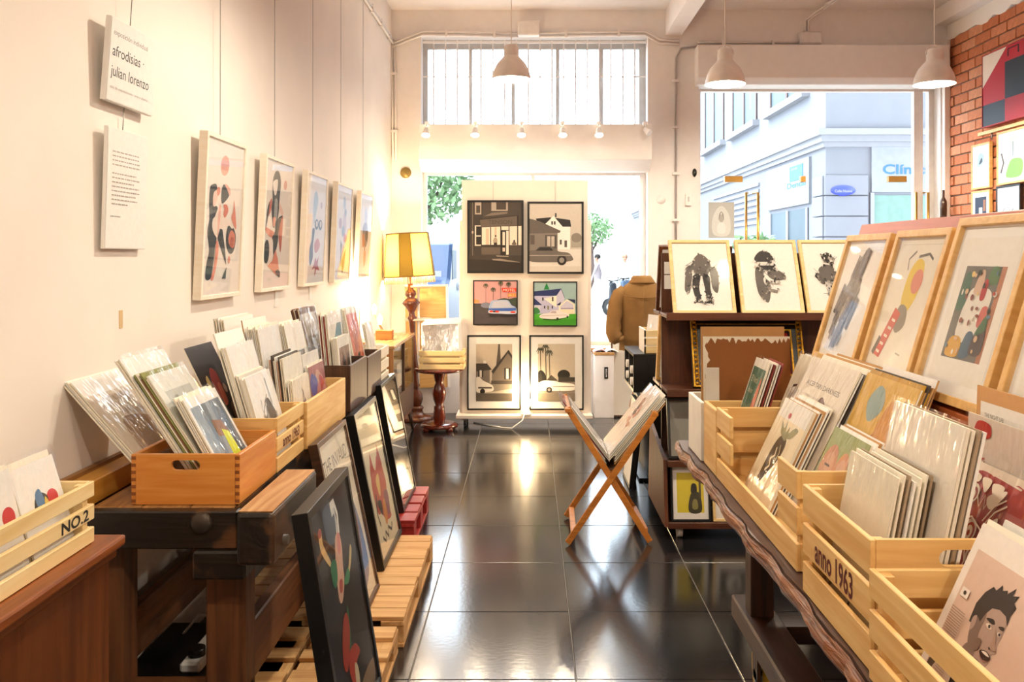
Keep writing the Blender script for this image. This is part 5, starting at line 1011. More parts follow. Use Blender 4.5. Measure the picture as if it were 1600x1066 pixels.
# crates on it
zt = .772
slat_crate('slatted pine crate with a cut-out front on the cart table', .632, .985, 2.075, 2.965, zt, .238, -1, n=3, gap=.02, wm=PINE, cut=(.16, .2), name='cutout_crate')
slat_crate('slatted pine crate stencilled anno 1963 on the cart table', .612, .96, 1.575, 1.965, zt, .238, -1, n=3, gap=.02, txt='anno 1963', txw=.22, wm=PINE, hand=True)
slat_crate('plain slatted pine crate next to the stencilled one on the cart table', .602, .95, 1.02, 1.555, zt, .195, -1, n=3, gap=.022, wm=PINE)
box_crate('solid pine box between white box and cut-out crate', .632, .985, 2.975, 3.18, zt, .225, PINE)
box_crate('white wooden box with slot handle at the cart table end', .625, .985, 3.20, 3.45, zt, .215, lambda a: mat('white_box_paint', '#ece6dc', .6), hole=(.08, .028), name='white_box')
# reddish display easel behind the crates
ea = thing('display_easel', 'reddish wood display stand behind the cart table crates', 'display stand', (1.2, 2.2, 0))
RW = lambda a='Y': wood('reddish_wood', '#a8552c', '#bf6c3d', a, 6, .4, .04)
BX(-.12, .22, -1.3, .95, .771, 1.13).build('body', wood('dark_red_wood', '#4a1a10', '#622517', 'Z', 6, .45), ea, .003)
BX(-.20, .24, -1.32, .97, 1.13, 1.155).build('ledge', RW(), ea, .003)
Mb = basis((1.045-1.2, -.175, 1.15), (0, -1, 0), (.15, 0, .485)); BX(-1.13, 1.13, 0, .508, -.018, 0, M=Mb).build('sloping_board', RW(), ea, .003)
BX(.0, .03, -1.3, .95, 1.15, 1.63).build('rear_board', RW(), ea, .002)
# framed pictures on the easel
def easel_pic(label, y0, y1, zt_, items, mount, fd=.035):
    u = Vector((.30, 0, 1)).normalized()
    M = basis((1.012, (y0+y1)/2, 1.162), (0, -1, 0), u)
    framed('framed_print', label, 'picture', M, y1-y0, (zt_-1.16)/u.z, items, .022, fd, OAKF('Z'), mount, PGLASS, 'wood framed pictures on the easel', cavity=.014)
def brush():
    q = random.Random(14); it = []
    for a, b, n, s in ((.36, .88, 46, .17), (.10, .26, 14, .10)):
        for k in range(n):
            y = q.uniform(a, b); x = .40+.22*(y-.4)+q.gauss(0, s*.55); l = q.uniform(.08, .16)*(1 if n > 20 else .7)
            it.append(L([(x-l*.35, y-l), (x, y), (x+l*.4, y+l)], q.uniform(.02, .07), q.choice(['#6a6266', '#5c5559', '#777074', '#857e82'])))
    return it
easel_pic('wood framed grey brushstroke print on the easel', 2.72, 3.10, 1.588, [R(0,0,1,1,'#eee8e2'), L([(.08,.97),(.92,.97)], .004, '#c9c2ba'), ]+brush(), .02)
easel_pic('wood framed collage print with yellow patch and red lettering strip', 2.33, 2.68, 1.592, [R(0,0,1,1,'#ece3d3'), L([(.08,.95),(.92,.95)], .004, '#cfc5b5'), S([(.38,.72),(.5,.84),(.66,.8),(.68,.6),(.56,.46),(.4,.5)], '#e5c64f'), E(.6,.68,.11,.09,'#dc8a78'), L([(.42,.9),(.3,.84),(.34,.76)], .02, '#8a8078'), L([(.5,.86),(.7,.88),(.8,.84)], .02, '#6d6560'), S([(.4,.5),(.56,.48),(.6,.36),(.46,.30),(.36,.38)], '#857c70'), G([(.1,.12),(.26,.10),(.46,.44),(.32,.48)], '#c6473c'), G([(.06,.13),(.12,.11),(.2,.24),(.14,.26)], '#4a4440'), L([(.16,.15),(.24,.14)], .02, '#f0e2d2'), L([(.2,.21),(.28,.2)], .02, '#f0e2d2'), L([(.24,.27),(.32,.26)], .02, '#f0e2d2'), L([(.28,.33),(.36,.32)], .02, '#f0e2d2'), L([(.32,.39),(.4,.38)], .02, '#f0e2d2'), L([(.6,.16),(.7,.15)], .012, '#a59c90')], .0)
rr = random.Random(21); dinner = [R(0,0,1,1,'#f1ebe1'), R(.14,.16,.86,.80,'#6d6a62'), G([(.78,.16),(.86,.16),(.86,.80),(.78,.80)], '#b57a5c'), S([(.3,.3),(.62,.32),(.74,.6),(.5,.66),(.32,.6)], '#e9e2d6'), S([(.16,.5),(.3,.52),(.3,.72),(.18,.74)], '#3f6a54'), S([(.6,.7),(.76,.68),(.74,.79),(.62,.79)], '#567a4e'), S([(.4,.62),(.54,.62),(.52,.76),(.44,.76)], '#d7b49a'), S([(.54,.58),(.62,.58),(.62,.7),(.55,.7)], '#b5302f'), S([(.62,.4),(.74,.4),(.74,.52),(.64,.52)], '#c9645a'), S([(.2,.18),(.44,.18),(.42,.3),(.24,.3)], '#d9a63e'), S([(.46,.18),(.64,.2),(.62,.34),(.5,.34)], '#3d5c74'), S([(.62,.22),(.82,.22),(.8,.4),(.66,.38)], '#4a3c3a'), S([(.64,.34),(.8,.38),(.76,.48)], '#3f6a44')]
for k in range(26): x, y = rr.uniform(.2, .8), rr.uniform(.2, .76); dinner.append(E(x, y, rr.uniform(.012, .035), rr.uniform(.01, .025), rr.choice(['#efe6da', '#8a4a3a', '#2f3b34', '#d9b48e', '#5d7f94', '#c04a3c', '#e0c06a']), 8))
easel_pic('wide wood framed colourful dinner scene with white mount', 1.93, 2.295, 1.612, dinner, .03, .045)
easel_pic('wood framed print next to the dinner scene on the easel', 1.50, 1.895, 1.612, [R(0,0,1,1,'#f1ebe1'), R(.16,.2,.84,.74,'#9a6a54'), S([(.25,.3),(.6,.3),(.7,.6),(.4,.66)], '#5c4a40')], .03, .045)
# prints in the right-hand crates
g = 'prints filed in the cut-out crate'; zb = zt+.014
lean('sleeved print of a dark patterned vase plant in cut-out crate', (1272, 645), (1227, 614), (1175, 770), 2.48, zb, [R(0,0,1,1,'#eddcbc'), R(0,.82,1,1,'#efe9e0')]+moved([S([(.30,.10),(.40,.07),(.52,.2),(.66,.4),(.64,.56),(.46,.6),(.34,.5),(.30,.3)], '#332821'), S([(.44,.58),(.60,.56),(.56,.7),(.5,.64),(.42,.74),(.4,.66),(.26,.72),(.34,.62)], '#8b8a63'), S([(.56,.6),(.72,.72),(.84,.7),(.7,.6)], '#8b8a63'), L([(.40,.2),(.48,.26),(.42,.33),(.5,.38),(.46,.46)], .035, '#e6d6b6'), L([(.56,.3),(.6,.42),(.54,.5)], .02, '#cbb992'), G([(.28,.1),(.38,.05),(.42,.1),(.32,.14)], '#6a5a48'), E(.4,.80,.05,.03,'#c9626a')], 1, .92, .0, .13), 9, 'sleeved print filed behind the vase plant print', g, w=.27, step=.007, over=.04, bmats=[CARD, CARDK, CARDW, mat('dark_board', '#4b4038', .8)])
lean('cream print lettered A Certain Darkness in the cut-out crate', (1345, 582), (1270, 560), (1260, 735), 2.45, zb, [R(0,0,1,1,'#e9dccb'), T('A CERTAIN DARKNESS', .12, .80, .72, .035, '#4a4440'), S([(.26,.56),(.46,.66),(.56,.76),(.70,.71),(.86,.66),(.82,.5),(.66,.58),(.5,.57),(.4,.59)], '#7a5a56'), S([(.74,.6),(.84,.56),(.78,.46)], '#a5787a')], 10, 'print filed behind the Certain Darkness one', g, w=.40, step=.008, bmats=[CARDW, mat('dark_board', '#4b4038', .8), CARD, CARDK])
lean('cream print with bold black brush letters in the pine box', (1277, 562), (1227, 538), None, 2.985, zb, [R(0,0,1,1,'#e9dcc2'), L([(.22,.42),(.3,.72),(.5,.74),(.36,.62),(.5,.56),(.32,.48),(.4,.36),(.34,.3)], .035, '#262220'), L([(.46,.36),(.58,.72),(.64,.58),(.72,.74),(.76,.6),(.86,.72),(.84,.4)], .03, '#262220')], 6, 'print filed behind the black brush lettering', 'prints filed in the solid pine box', w=.18, u=22, step=.008)
lean('green and orange sleeved poster card in the pine box', (1203, 567), (1174, 554), None, 2.99, zb, [R(0,0,1,1,'#eee6d8'), R(.05,.03,.95,.92,'#3f6e5a'), S([(.55,.06),(.82,.1),(.9,.5),(.84,.84),(.7,.7),(.6,.4)], '#d0623c'), S([(.3,.06),(.55,.06),(.6,.36),(.45,.5),(.32,.3)], '#5a3440'), T('El Verdi', .14, .78, .5, .06, '#d9cdb0'), T('dolor', .16, .68, .34, .05, '#d9cdb0'), S([(.62,.12),(.76,.14),(.74,.34),(.66,.36)], '#e6a083')], 5, 'slim print filed behind the green poster card', 'prints filed in the solid pine box', w=.175, u=18, step=.009, bmats=[CARDW, mat('red_board', '#8c3a30', .8), CARD])
lean('crinkled sleeved yellow print in the near half of cut-out crate', (1440, 610), (1352, 583), None, 2.10, zb, mosaic(['#e0b24a', '#efd9b0', '#c98a3c', '#8fa6a0', '#e9c9a0', '#b5694a'], 7, 14, '#d7a943'), 5, 'print filed behind the crinkled one', g, u=23, w=.33, bmats=[mat('ochre_board', '#b98a24', .8), CARDK, mat('dark_board', '#4b4038', .8)], step=.008)
lean('tall white header board with orange edge in cut-out crate', (1466, 595), (1378, 573), None, 2.11, zb, [R(0,0,1,1,'#f0ebe6')], u=20, w=.32, sleeve=False, board=CARDK)
lean('small green print of cartoon-like round faces in cut-out crate', (1362, 697), (1304, 673), None, 2.14, zb, [R(0,0,1,1,'#97a36a'), E(.24,.62,.2,.24,'#c98a6c'), E(.24,.62,.14,.17,'#d9a58a'), E(.58,.66,.15,.18,'#c98a6c'), E(.58,.66,.1,.12,'#d4a48c'), E(.84,.5,.15,.2,'#b9785c'), E(.5,.26,.16,.16,'#c05a4c'), L([(.16,.66),(.3,.66)], .02, '#5a4038'), L([(.2,.54),(.3,.54)], .02, '#a83a34')], 5, 'small print behind the green faces', g, u=25, w=.25, bmats=[CARDW, CARDW, CARDK], step=.009)
g = 'prints filed in the right stencilled crate'
lean('small sleeved cream print with tiny sketch in right stencilled crate', (1404, 748), (1330, 710), (1376, 840), 1.675, zb, [R(0,0,1,1,'#eee6d3'), S([(.06,.08),(.14,.1),(.12,.22)], '#8a836f'), S([(.5,.03),(.58,.03),(.55,.1)], '#3d3a36')], 6, 'small board filed behind the tiny sketch print', g, w=.245, step=.0105, over=.01, bmats=[CARD, mat('taupe_board', '#a8937a', .8), CARDW, CARD])
lean('large sleeved white print with small dark stamp in right stencilled crate', (1512, 670), (1400, 623), (1469, 788), 1.615, zb, [R(0,0,1,1,'#eee5d8'), S([(.4,.28),(.62,.30),(.78,.26),(.78,.34),(.6,.42),(.42,.40)], '#5e554e'), R(.46,.3,.54,.38,'#a1978c'), S([(.62,.3),(.74,.28),(.72,.36)], '#35302c')], 3, 'large board filed behind the dark stamp print', g, w=.32, step=.010, thick=.006, bmats=[CARD, mat('taupe_board', '#a8937a', .8), CARDW])
RDK, CR = '#a3201c', '#ead8c4'; al = affine((0, 1010), (440, 142), (100, -520)); rr = random.Random(31)
lino = [R(0,0,1,1,CR), G([(.02,.0),(.98,.0),(.98,.93)]+[(.98-.06*k, .955+rr.uniform(-.015, .015)) for k in range(1, 16)]+[(.02,.95)], RDK), L(al([(92,518),(250,560),(440,632)]), .012, CR)]
def eye(cx, cy, rx, ry): return [G(al(ring(cx, cy, rx, ry)), CR), G(al(ring(cx+2, cy+3, rx*.72, ry*.74)), RDK), G(al(ring(cx, cy+5, rx*.5, ry*.55)), CR), G(al(ring(cx, cy+8, rx*.2, ry*.25, 8)), RDK)]
for a in ((122, 700, 28, 42), (45, 720, 26, 38), (40, 810, 26, 40), (160, 770, 34, 46), (248, 772, 36, 44), (290, 855, 26, 34), (70, 770, 16, 22), (215, 640, 34, 36)): lino += eye(*a)
for p in ([(95,535),(130,560),(128,590),(90,570)], [(140,545),(185,560),(178,600),(146,590)], [(195,560),(240,580),(230,600),(205,590)], [(250,585),(300,600),(280,640),(262,620)], [(310,610),(370,625),(350,660),(320,650)], [(300,655),(390,640),(330,700)], [(110,620),(160,610),(180,640),(140,650),(120,660)], [(150,860),(180,830),(190,860),(165,890)], [(200,845),(225,835),(232,880),(210,890)], [(170,905),(200,880),(220,915),(190,950),(175,930)], [(80,860),(120,850),(110,890),(85,890)], [(330,760),(380,730),(370,800),(335,790)]): lino.append(S(al(p), CR))
for p in ([(110,900),(125,800),(180,735),(250,725),(310,770),(325,830)], [(115,920),(150,950),(165,900)], [(255,820),(275,880),(250,940)], [(30,1000),(60,900),(100,850)], [(70,1000),(100,920),(120,880)], [(0,900),(25,960),(20,1005)], [(250,650),(270,690),(290,650),(300,700),(320,660)], [(310,740),(350,690),(400,670)], [(315,760),(360,710),(410,690)]): lino.append(L(al(p), .012, CR))
for k in range(8): lino.append(L(al([(20+10*k, 990-14*k), (45+8*k, 985-14*k)]), .01, CR))
lean('red and cream linocut print of crowded eyes in right stencilled crate', (1634, 767), (1523, 708), None, 1.62, zb, lino, 0, None, g, u=23, yf=1.92, over=.02)
lean('cream print with red dashes behind the red linocut', (1645, 690), (1520, 645), None, 1.62, zb, [R(0,0,1,1,'#ead9cc')]+[L([(.1+.02*k, .62+.03*k), (.24, .68+.02*k)], .012, '#b5302c') for k in range(6)]+[L([(.55+.02*k, .55), (.57+.02*k, .72)], .01, '#b5302c') for k in range(6)]+[S([(.1,.88),(.3,.9),(.3,.97),(.14,.97)], '#c0201e')], 0, None, g, u=19, yf=1.93)
lean('tan board with white printed sheet behind the red dashes print', (1652, 637), (1518, 601), None, 1.63, zb, [R(0,0,1,1,'#cf9c66'), R(.06,.0,1,.93,'#efe9e2'), T('THE NIGHT LAB', .12, .86, .26, .02, '#6a645e'), T('FIELDER', .45, .82, .3, .035, '#2c2a2a')], u=15, yf=1.92, sleeve=False, board=CARDK)
g = 'prints filed in the plain slatted crate'
SK_, SD, HR = '#b0968a', '#7f6a60', '#38302d'
FACE = [R(0,0,1,1,'#ece2da'), R(.07,.04,.93,.86,'#d6b9a8'),
  G([(.07,.04),(.80,.04),(.78,.16),(.70,.26),(.60,.31),(.52,.36),(.40,.35),(.30,.30),(.16,.24),(.07,.20)], '#57483f'), G([(.50,.36),(.60,.31),(.66,.2),(.60,.08),(.52,.2)], '#85705f'), G([(.30,.30),(.38,.34),(.44,.2),(.40,.06),(.34,.06)], '#39302b'),
  S([(.36,.30),(.50,.28),(.62,.30),(.60,.40),(.52,.46),(.38,.44)], SD),
  S([(.34,.62),(.36,.50),(.42,.42),(.52,.37),(.62,.38),(.67,.43),(.66,.48),(.70,.51),(.68,.56),(.685,.62),(.66,.72),(.54,.76),(.40,.74)], SK_),
  S([(.34,.62),(.36,.50),(.42,.42),(.50,.38),(.50,.46),(.46,.54),(.46,.64),(.42,.70)], SD),
  G([(.31,.56),(.30,.68),(.34,.77),(.40,.83),(.44,.82),(.48,.87),(.50,.84),(.55,.86),(.56,.84),(.62,.90),(.62,.85),(.68,.87),(.66,.82),(.70,.80),(.68,.74),(.69,.68),(.64,.725),(.56,.735),(.48,.715),(.44,.66),(.42,.60),(.38,.62),(.37,.56)], HR),
  S([(.335,.60),(.37,.62),(.385,.56),(.36,.52),(.34,.55)], SK_), S([(.47,.645),(.54,.665),(.575,.645),(.53,.635)], HR), S([(.62,.65),(.67,.665),(.68,.645),(.64,.64)], HR),
  S([(.49,.615),(.53,.63),(.565,.61),(.53,.60)], '#e3d3c6'), E(.535,.615,.014,.011,HR,10), S([(.635,.615),(.66,.625),(.68,.61),(.66,.60)], '#e3d3c6'), E(.662,.613,.012,.010,HR,10),
  G([(.60,.63),(.635,.60),(.67,.545),(.70,.52),(.66,.508),(.62,.512),(.625,.56)], '#a98d7e'), S([(.615,.515),(.64,.512),(.63,.502)], HR),
  S([(.55,.465),(.62,.485),(.675,.47),(.66,.44),(.59,.435)], '#3a2522'), S([(.57,.468),(.62,.48),(.665,.468),(.62,.462)], '#ece2d8'), S([(.56,.44),(.62,.43),(.66,.44),(.62,.42)], '#9a6f64'), S([(.52,.40),(.58,.38),(.64,.39),(.58,.41)], SD), S([(.46,.50),(.52,.52),(.53,.46),(.48,.44)], '#7d665a'),
  S([(.16,.10),(.36,.09),(.40,.2),(.34,.29),(.2,.25)], '#cbb3a2'), R(.10,.66,.2,.72,'#ece2da'), E(.15,.69,.02,.015,HR,8),
  T('AOFA', .74, .20, .18, .045, '#3a302c'), T('COLOR', .70, .145, .22, .045, '#3a302c'), R(.60,.045,.92,.075,'#2e2826')]+[R(.62+.026*k,.085,.634+.026*k,.125,'#3a302c') for k in range(11)]+[L([(.10,.34+.016*k),(.28,.34+.016*k)], .006, '#9c8578') for k in range(16)]+[L([(.17+.01*k,.12+.016*k),(.34,.12+.016*k)], .005, '#9c8578') for k in range(8)]
lean('sepia print of a spiky-haired face in the plain slatted crate', (1695, 910), (1542, 820), None, 1.235, zb, FACE[:2]+moved(FACE[2:], .86, .86, .02, .02), 2, 'print filed behind the sepia face', g, w=.275, sleeve=False, u=25)
lean('large white print at the back of the plain slatted crate', (1727, 898), (1570, 812), None, 1.24, zb, [R(0,0,1,1,'#f1ede6')], 1, 'print filed at the plain crate back', g, u=22, w=.26)
set_leans()
# kraft sheets facing the room at the far end
M = basis((.83, 3.40, zt+.014), (1, 0, 0), (0, .02, .5)); t = print_item('tan kraft board standing at the back of the white box', M, .325, .46, None, board=CARDK, sleeve=False, name='kraft_board', thick=.006)
edge = [(0,0)]; rr = random.Random(2)
tb = [(.05+rr.uniform(-.035, .035), y/30*.95) for y in range(31)]; tt = [(.04+.96*x/40, .955+rr.uniform(-.03, .035)) for x in range(41)]
M = basis((.825, 3.31, zt+.014), (1, 0, 0), (0, .03, .5)); t = print_item('brown painted sheet with torn white edge in white box', M, .33, .43, [R(0,0,1,1,'#e6dcc8'), G(tb+tt+[(1, 0)], '#8a5526')], board=CARDW, sleeve=False, name='painted_sheet')
M = basis((.74, 3.23, zt+.014), (1, 0, 0), (0, .02, .5)); print_item('grey edged narrow print at the corner of white box', Matrix.Translation((-.06, .02, 0)) @ M, .05, .32, None, board=mat('grey_board', '#cfc8bc', .8), sleeve=False)

# ================================================================== RIGHT REAR CORNER, SEEN BETWEEN PANEL AND SHELF
# jacket on a valet stand
JY = 7.3; jx = P(1003, 0, JY).x
jk = thing('jacket', 'tan cloth jacket hanging with its back to the room', 'jacket', (jx, JY, .80))
CL = mat('tan_cloth', '#8a6638', .9, var=.12, scale=9, bump=.3)
def loft(rings, n=28):
    m = MB(); vs = []
    for (cx, cy, cz, rx, ry, wr) in rings:
        for i in range(n):
            a = 2*math.pi*i/n; k = 1+wr*math.sin(a*7+cz*5); vs.append((cx+rx*math.cos(a)*k, cy+ry*math.sin(a)*k, cz))
    m.add(vs, [(j*n+i, j*n+(i+1) % n, (j+1)*n+(i+1) % n, (j+1)*n+i) for j in range(len(rings)-1) for i in range(n)], None, True)
    m.f += [tuple(reversed(range(n))), tuple((len(rings)-1)*n+i for i in range(n))]; m.sm += [False]*2
    return m
body = loft([(0,0,-.06,.185,.10,.05), (0,0,.05,.18,.10,.05), (0,0,.2,.175,.105,.04), (0,0,.32,.185,.11,.03), (0,0,.385,.195,.11,.02), (0,0,.43,.185,.10,.01), (0,0,.475,.15,.085,.0), (0,0,.51,.10,.072,0), (0,0,.53,.07,.062,0), (0,0,.545,.06,.058,0)]).build('body', CL, jk)
loft([(0,0,.500,.112,.092,0), (0,0,.507,.11,.09,0), (0,.0,.545,.085,.076,0), (0,.0,.56,.074,.066,0), (0,0,.55,.06,.055,0)]).build('collar', CL, jk)
for s in (-1, 1):
    MB().tube([(s*.14, 0, .445), (s*.185, 0, .40), (s*.215, -.005, .33), (s*.225, -.015, .25), (s*.24, -.02, .18), (s*.238, -.03, .13), (s*.245, -.035, .09), (s*.225, -.04, .05), (s*.20, -.04, .03)], [.05, .066, .064, .068, .06, .066, .06, .064, .052], 18).build('sleeve', CL, jk)
    MB().tube([(s*.205, -.035, .045), (s*.19, -.036, .015)], .056, 16).build('cuff', CL, jk)
MB().tube([(-.16, -.085, .40), (-.08, -.108, .385), (0, -.113, .38), (.08, -.108, .385), (.16, -.085, .40)], .003, 6).build('yoke_seam', CL, jk)
MB().tube([(0, -.108, .45), (0, -.108, .2), (0, -.103, -.05)], .003, 6).build('back_seam', CL, jk)
vs_ = thing('valet_stand', 'dark wooden valet stand holding the tan jacket', 'stand', (jx, JY, 0))
MB().cyl((0, 0, .02), (0, 0, 1.30), .014).build('pole', DARKB('Z'), vs_); MB().lathe([(0, 0), (.16, 0), (.16, .02), (0, .03)], 24).build('base', DARKB('X'), vs_); MB().tube([(-.14, 0, 1.21), (0, 0, 1.29), (.14, 0, 1.21)], .012, 8).build('hanger', DARKB('X'), vs_)
# white plinth with tag, magazine
pl = thing('plinth', 'white plinth with wooden top and black tag beside the panel', 'plinth', (.70, 8.36, 0)); BX(-.09, .09, -.12, .12, 0, .59).build('body', WPAINT, pl, .003); BX(-.095, .095, -.125, .125, .59, .615).build('top', wood('sill_wood', '#b0824e', '#c79a62', 'X'), pl, .002)
tg = BX(-.0, .035, -.127, -.121, .37, .48).build('tag', BLACK, pl); text_obj('MATISSE', Matrix.Translation((.024, -.1275, .385)) @ Matrix.Rotation(math.pi/2, 4, 'X') @ Matrix.Rotation(math.pi/2, 4, 'Z'), .08, .012, CARDW, tg)
mg = thing('magazine', 'open magazine lying on the white plinth', 'magazine', (.72, 8.36, .616))
for s in (-1, 1):
    m = MB(); n = 6; vs = [(s*.12*i/n, y, .002+.035*math.sin(math.pi*min(1, i/n*1.0))*(1-i/n*.6)) for i in range(n+1) for y in (-.09, .09)]; vs += [(x, y, max(0, z-.006)) for x, y, z in vs]
    k = 2*(n+1); m.add(vs, [(2*i, 2*i+1, 2*i+3, 2*i+2) for i in range(n)]+[(k+2*i, k+2*i+2, k+2*i+3, k+2*i+1) for i in range(n)]+[(2*i, 2*i+2, k+2*i+2, k+2*i) for i in range(n)]); m.build('page_block', CARDW if s > 0 else mat('pink_page', '#d99a9a', .6), mg)
M = basis((.94, 8.28, .005), (1, 0, 0), (0, .10, .70)); framed('framed_poster', 'dark framed cream poster with brown circle leaning by the plinth', 'poster', M, .33, .71, [R(0,0,1,1,'#ece5d8'), E(.86,.72,.1,.05,'#4a3426'), S([(.5,.1),(.9,.15),(.95,.5),(.7,.4)], '#b9714a')], .014, .03, DARKB('Z'))
# black cubby cabinet
bc = thing('black_cabinet', 'black cubby cabinet with white rolls behind the display shelf', 'cabinet', (.90, 6.2, 0))
BX(-.16, .3, -.28, .25, 0, .02).build('base', BLACK, bc); BX(-.2, .3, -.28, .28, .84, .86).build('top', BLACK, bc, .002); BX(-.10, .3, -.28, .28, .0, .84).build('body', BLACK, bc, .002)
for y in (-.28, -.02, .26): BX(-.2, -.10, y, y+.015, .62, .84).build('divider', BLACK, bc)
BX(-.2, -.10, -.28, .28, .60, .62).build('shelf', BLACK, bc)
for y, z in ((-.15, .66), (-.15, .74), (.12, .67), (.12, .75)):
    tag(MB().cyl((-.2, 0, 0), (-.1, 0, 0), .028, n=16).build('paper_roll', CARDW, loc=(.895, 6.2+y, z)), 'white paper roll lying in the black cubby cabinet', 'roll', 'paper rolls in the black cabinet')
for k, x in enumerate((.70, .66)):
    M = basis((x, 6.1-.2*k, .003), (0, 1, 0), (-.0+.12*0+.06, 0, .55)); framed('framed_print', ['black framed picture on the floor against the black cabinet', 'black framed picture standing in front of the other floor one'][k], 'picture', M, .4, .56, [R(0,0,1,1,'#2a2c33')], .02, .03, BLACK)
t = thing('white_crate', 'white slatted box on top of the black cabinet', 'crate', (.90, 6.12, .861)); 
for sx in (-.12, .11): BX(sx, sx+.012, -.15, .15, 0, .16).build('side', WPAINT, t, .001)
for sy in (-.15, .138):
    for k in range(3): BX(-.12, .122, sy, sy+.012, k*.055, k*.055+.045).build('slat', CREAM('X'), t, .001)
BX(-.11, .11, -.14, .14, .003, .01).build('base', WPAINT, t)
M = basis((.88, 6.1, .875), (1, 0, 0), (.06, .05, .2)); print_item('shiny sleeved card in the white slatted box', M, .16, .24, [R(0,0,1,1,'#f4f0ea')])
# ------------------------------------------------------------------ pictures on the brick wall
def on_brick(label, a, b, items, fm, fw=.018, mount=.0, d=.03):
    """a = far top, b = near bottom in photo px"""
    X = XR-.02; y0 = X*F/(a[0]-CX); y1 = X*F/(b[0]-CX); zt_ = H-(a[1]-CY)*y0/F; zb_ = H-(b[1]-CY)*y1/F
    M = basis((X-d/2-.004, (y0+y1)/2, zb_), (0, -1, 0), (0, 0, 1)); return framed('wall_picture', label, 'picture', M, y0-y1, zt_-zb_, items, fw, d, fm, mount, None, 'pictures on the brick wall', cavity=.006)
RPT = [R(0,0,1,1,'#b3262f'), R(0,0,.28,.3,'#343a45'), G([(0,.55),(0,1),(.3,1)], '#e6d2bd'), R(.28,.3,.9,.8,'#2c3138'), R(.28,0,.6,.3,'#a0212b'), G([(.5,0),(.7,0),(.72,.28),(.58,.2)], '#e8dccb'), S([(.55,.3),(.55,.6),(.66,.72),(.8,.66),(.8,.3)], '#b3262f'), E(.64,.45,.05,.07,'#2c3138'), L([(.32,.86),(.32,.96),(.44,.96),(.44,.86)], .02, '#3a1418')]+[R(.55+.05*k,.86,.575+.05*k,.98,'#5a1519') for k in range(6)]
on_brick('large red and black stepped painting on the brick wall', (1545, 88), (1690, 160), RPT, mat('red_frame', '#a02028', .6), .008, 0, .06)
t = thing('picture_rail', 'pale wooden rail fixed on the brick wall over small frames', 'rail', (XR-.02, 7.6, P(1565, 203, 4.1*F/737).z)); BX(-.02, .008, -.6, .42, 0, .03).build('rail', PALE('Y'), t, .002)
for y in (-.3, .2): MB().cyl((-.006, y, 0), (-.006, y, -.06), .006, n=6).build('hook', STEEL, t)
on_brick('small wood framed blue-white print on the brick wall', (1523, 228), (1552, 293), [R(0,0,1,1,'#eef0f0'), S([(.3,.5),(.6,.55),(.7,.75),(.4,.8)], '#9fb6c8'), S([(.4,.55),(.6,.6),(.55,.7)], '#3f4c58'), S([(.3,.2),(.6,.22),(.5,.4)], '#c3d4e0')], OAKF('Z'))
on_brick('wood framed green and white collage on the brick wall', (1563, 208), (1612, 283), [R(0,0,1,1,'#ece9e2'), S([(.3,.1),(.8,.1),(.85,.4),(.5,.45),(.35,.3)], '#7aa85c'), R(.4,.6,.8,.9,'#c9c2ba'), L([(.1,.2),(.2,.4),(.12,.6)], .05, '#4a4440'), R(.5,.5,.56,.8,'#8d9aa6')], OAKF('Z'))
on_brick('small wood framed dark blue print low on the brick wall', (1523, 300), (1552, 362), [R(0,0,1,1,'#f0ece4'), R(.15,.3,.85,.88,'#2f3a4f'), R(.4,.3,.6,.6,'#e9e2d6'), R(.65,.5,.8,.8,'#9a6a54')], OAKF('Z'))
on_brick('small black framed white lettered print low on the brick wall', (1562, 292), (1600, 360), [R(0,0,1,1,'#eff2f6'), L([(.2,.4),(.35,.5),(.4,.38),(.5,.52),(.6,.4),(.75,.48)], .03, '#5a5a66')], BLACK)
t = thing('bottle', 'dark bottle standing high in the brick corner', 'bottle', P(1474, 340, 8.55)); t.location.z = 1.88
MB().lathe([(0, 0), (.03, 0), (.032, .15), (.03, .18), (.012, .22), (.012, .29), (0, .29)], 16).build('glass', mat('brown_bottle', '#4a3326', .2), t); BX(-.05, .09, -.05, .05, -.02, -.001).build('bracket', WPAINT, t)
# poster stuck on the door glass
t = thing('glass_poster', 'pale grey poster of a veiled woman stuck on the glass door', 'poster', M=basis(P(1127, 372, YF+.155), (1, 0, 0), (0, 0, 1)))
BX(-.13, .13, 0, .36, -.001, .001).build('paper', mat('grey_poster_paper', '#c9cac6', .8), t); artwork([R(.0,.0,1,1,'#c4c5c0'), S([(.2,.1),(.8,.1),(.82,.6),(.5,.9),(.18,.6)], '#dedfda'), S([(.36,.15),(.64,.15),(.62,.4),(.38,.4)], '#ecece8'), E(.5,.55,.1,.11,'#b5b2ac'), S([(.4,.5),(.5,.72),(.6,.5),(.58,.66),(.5,.74),(.42,.66)], '#8f8c88')], .26, .36, t, z=.0015)
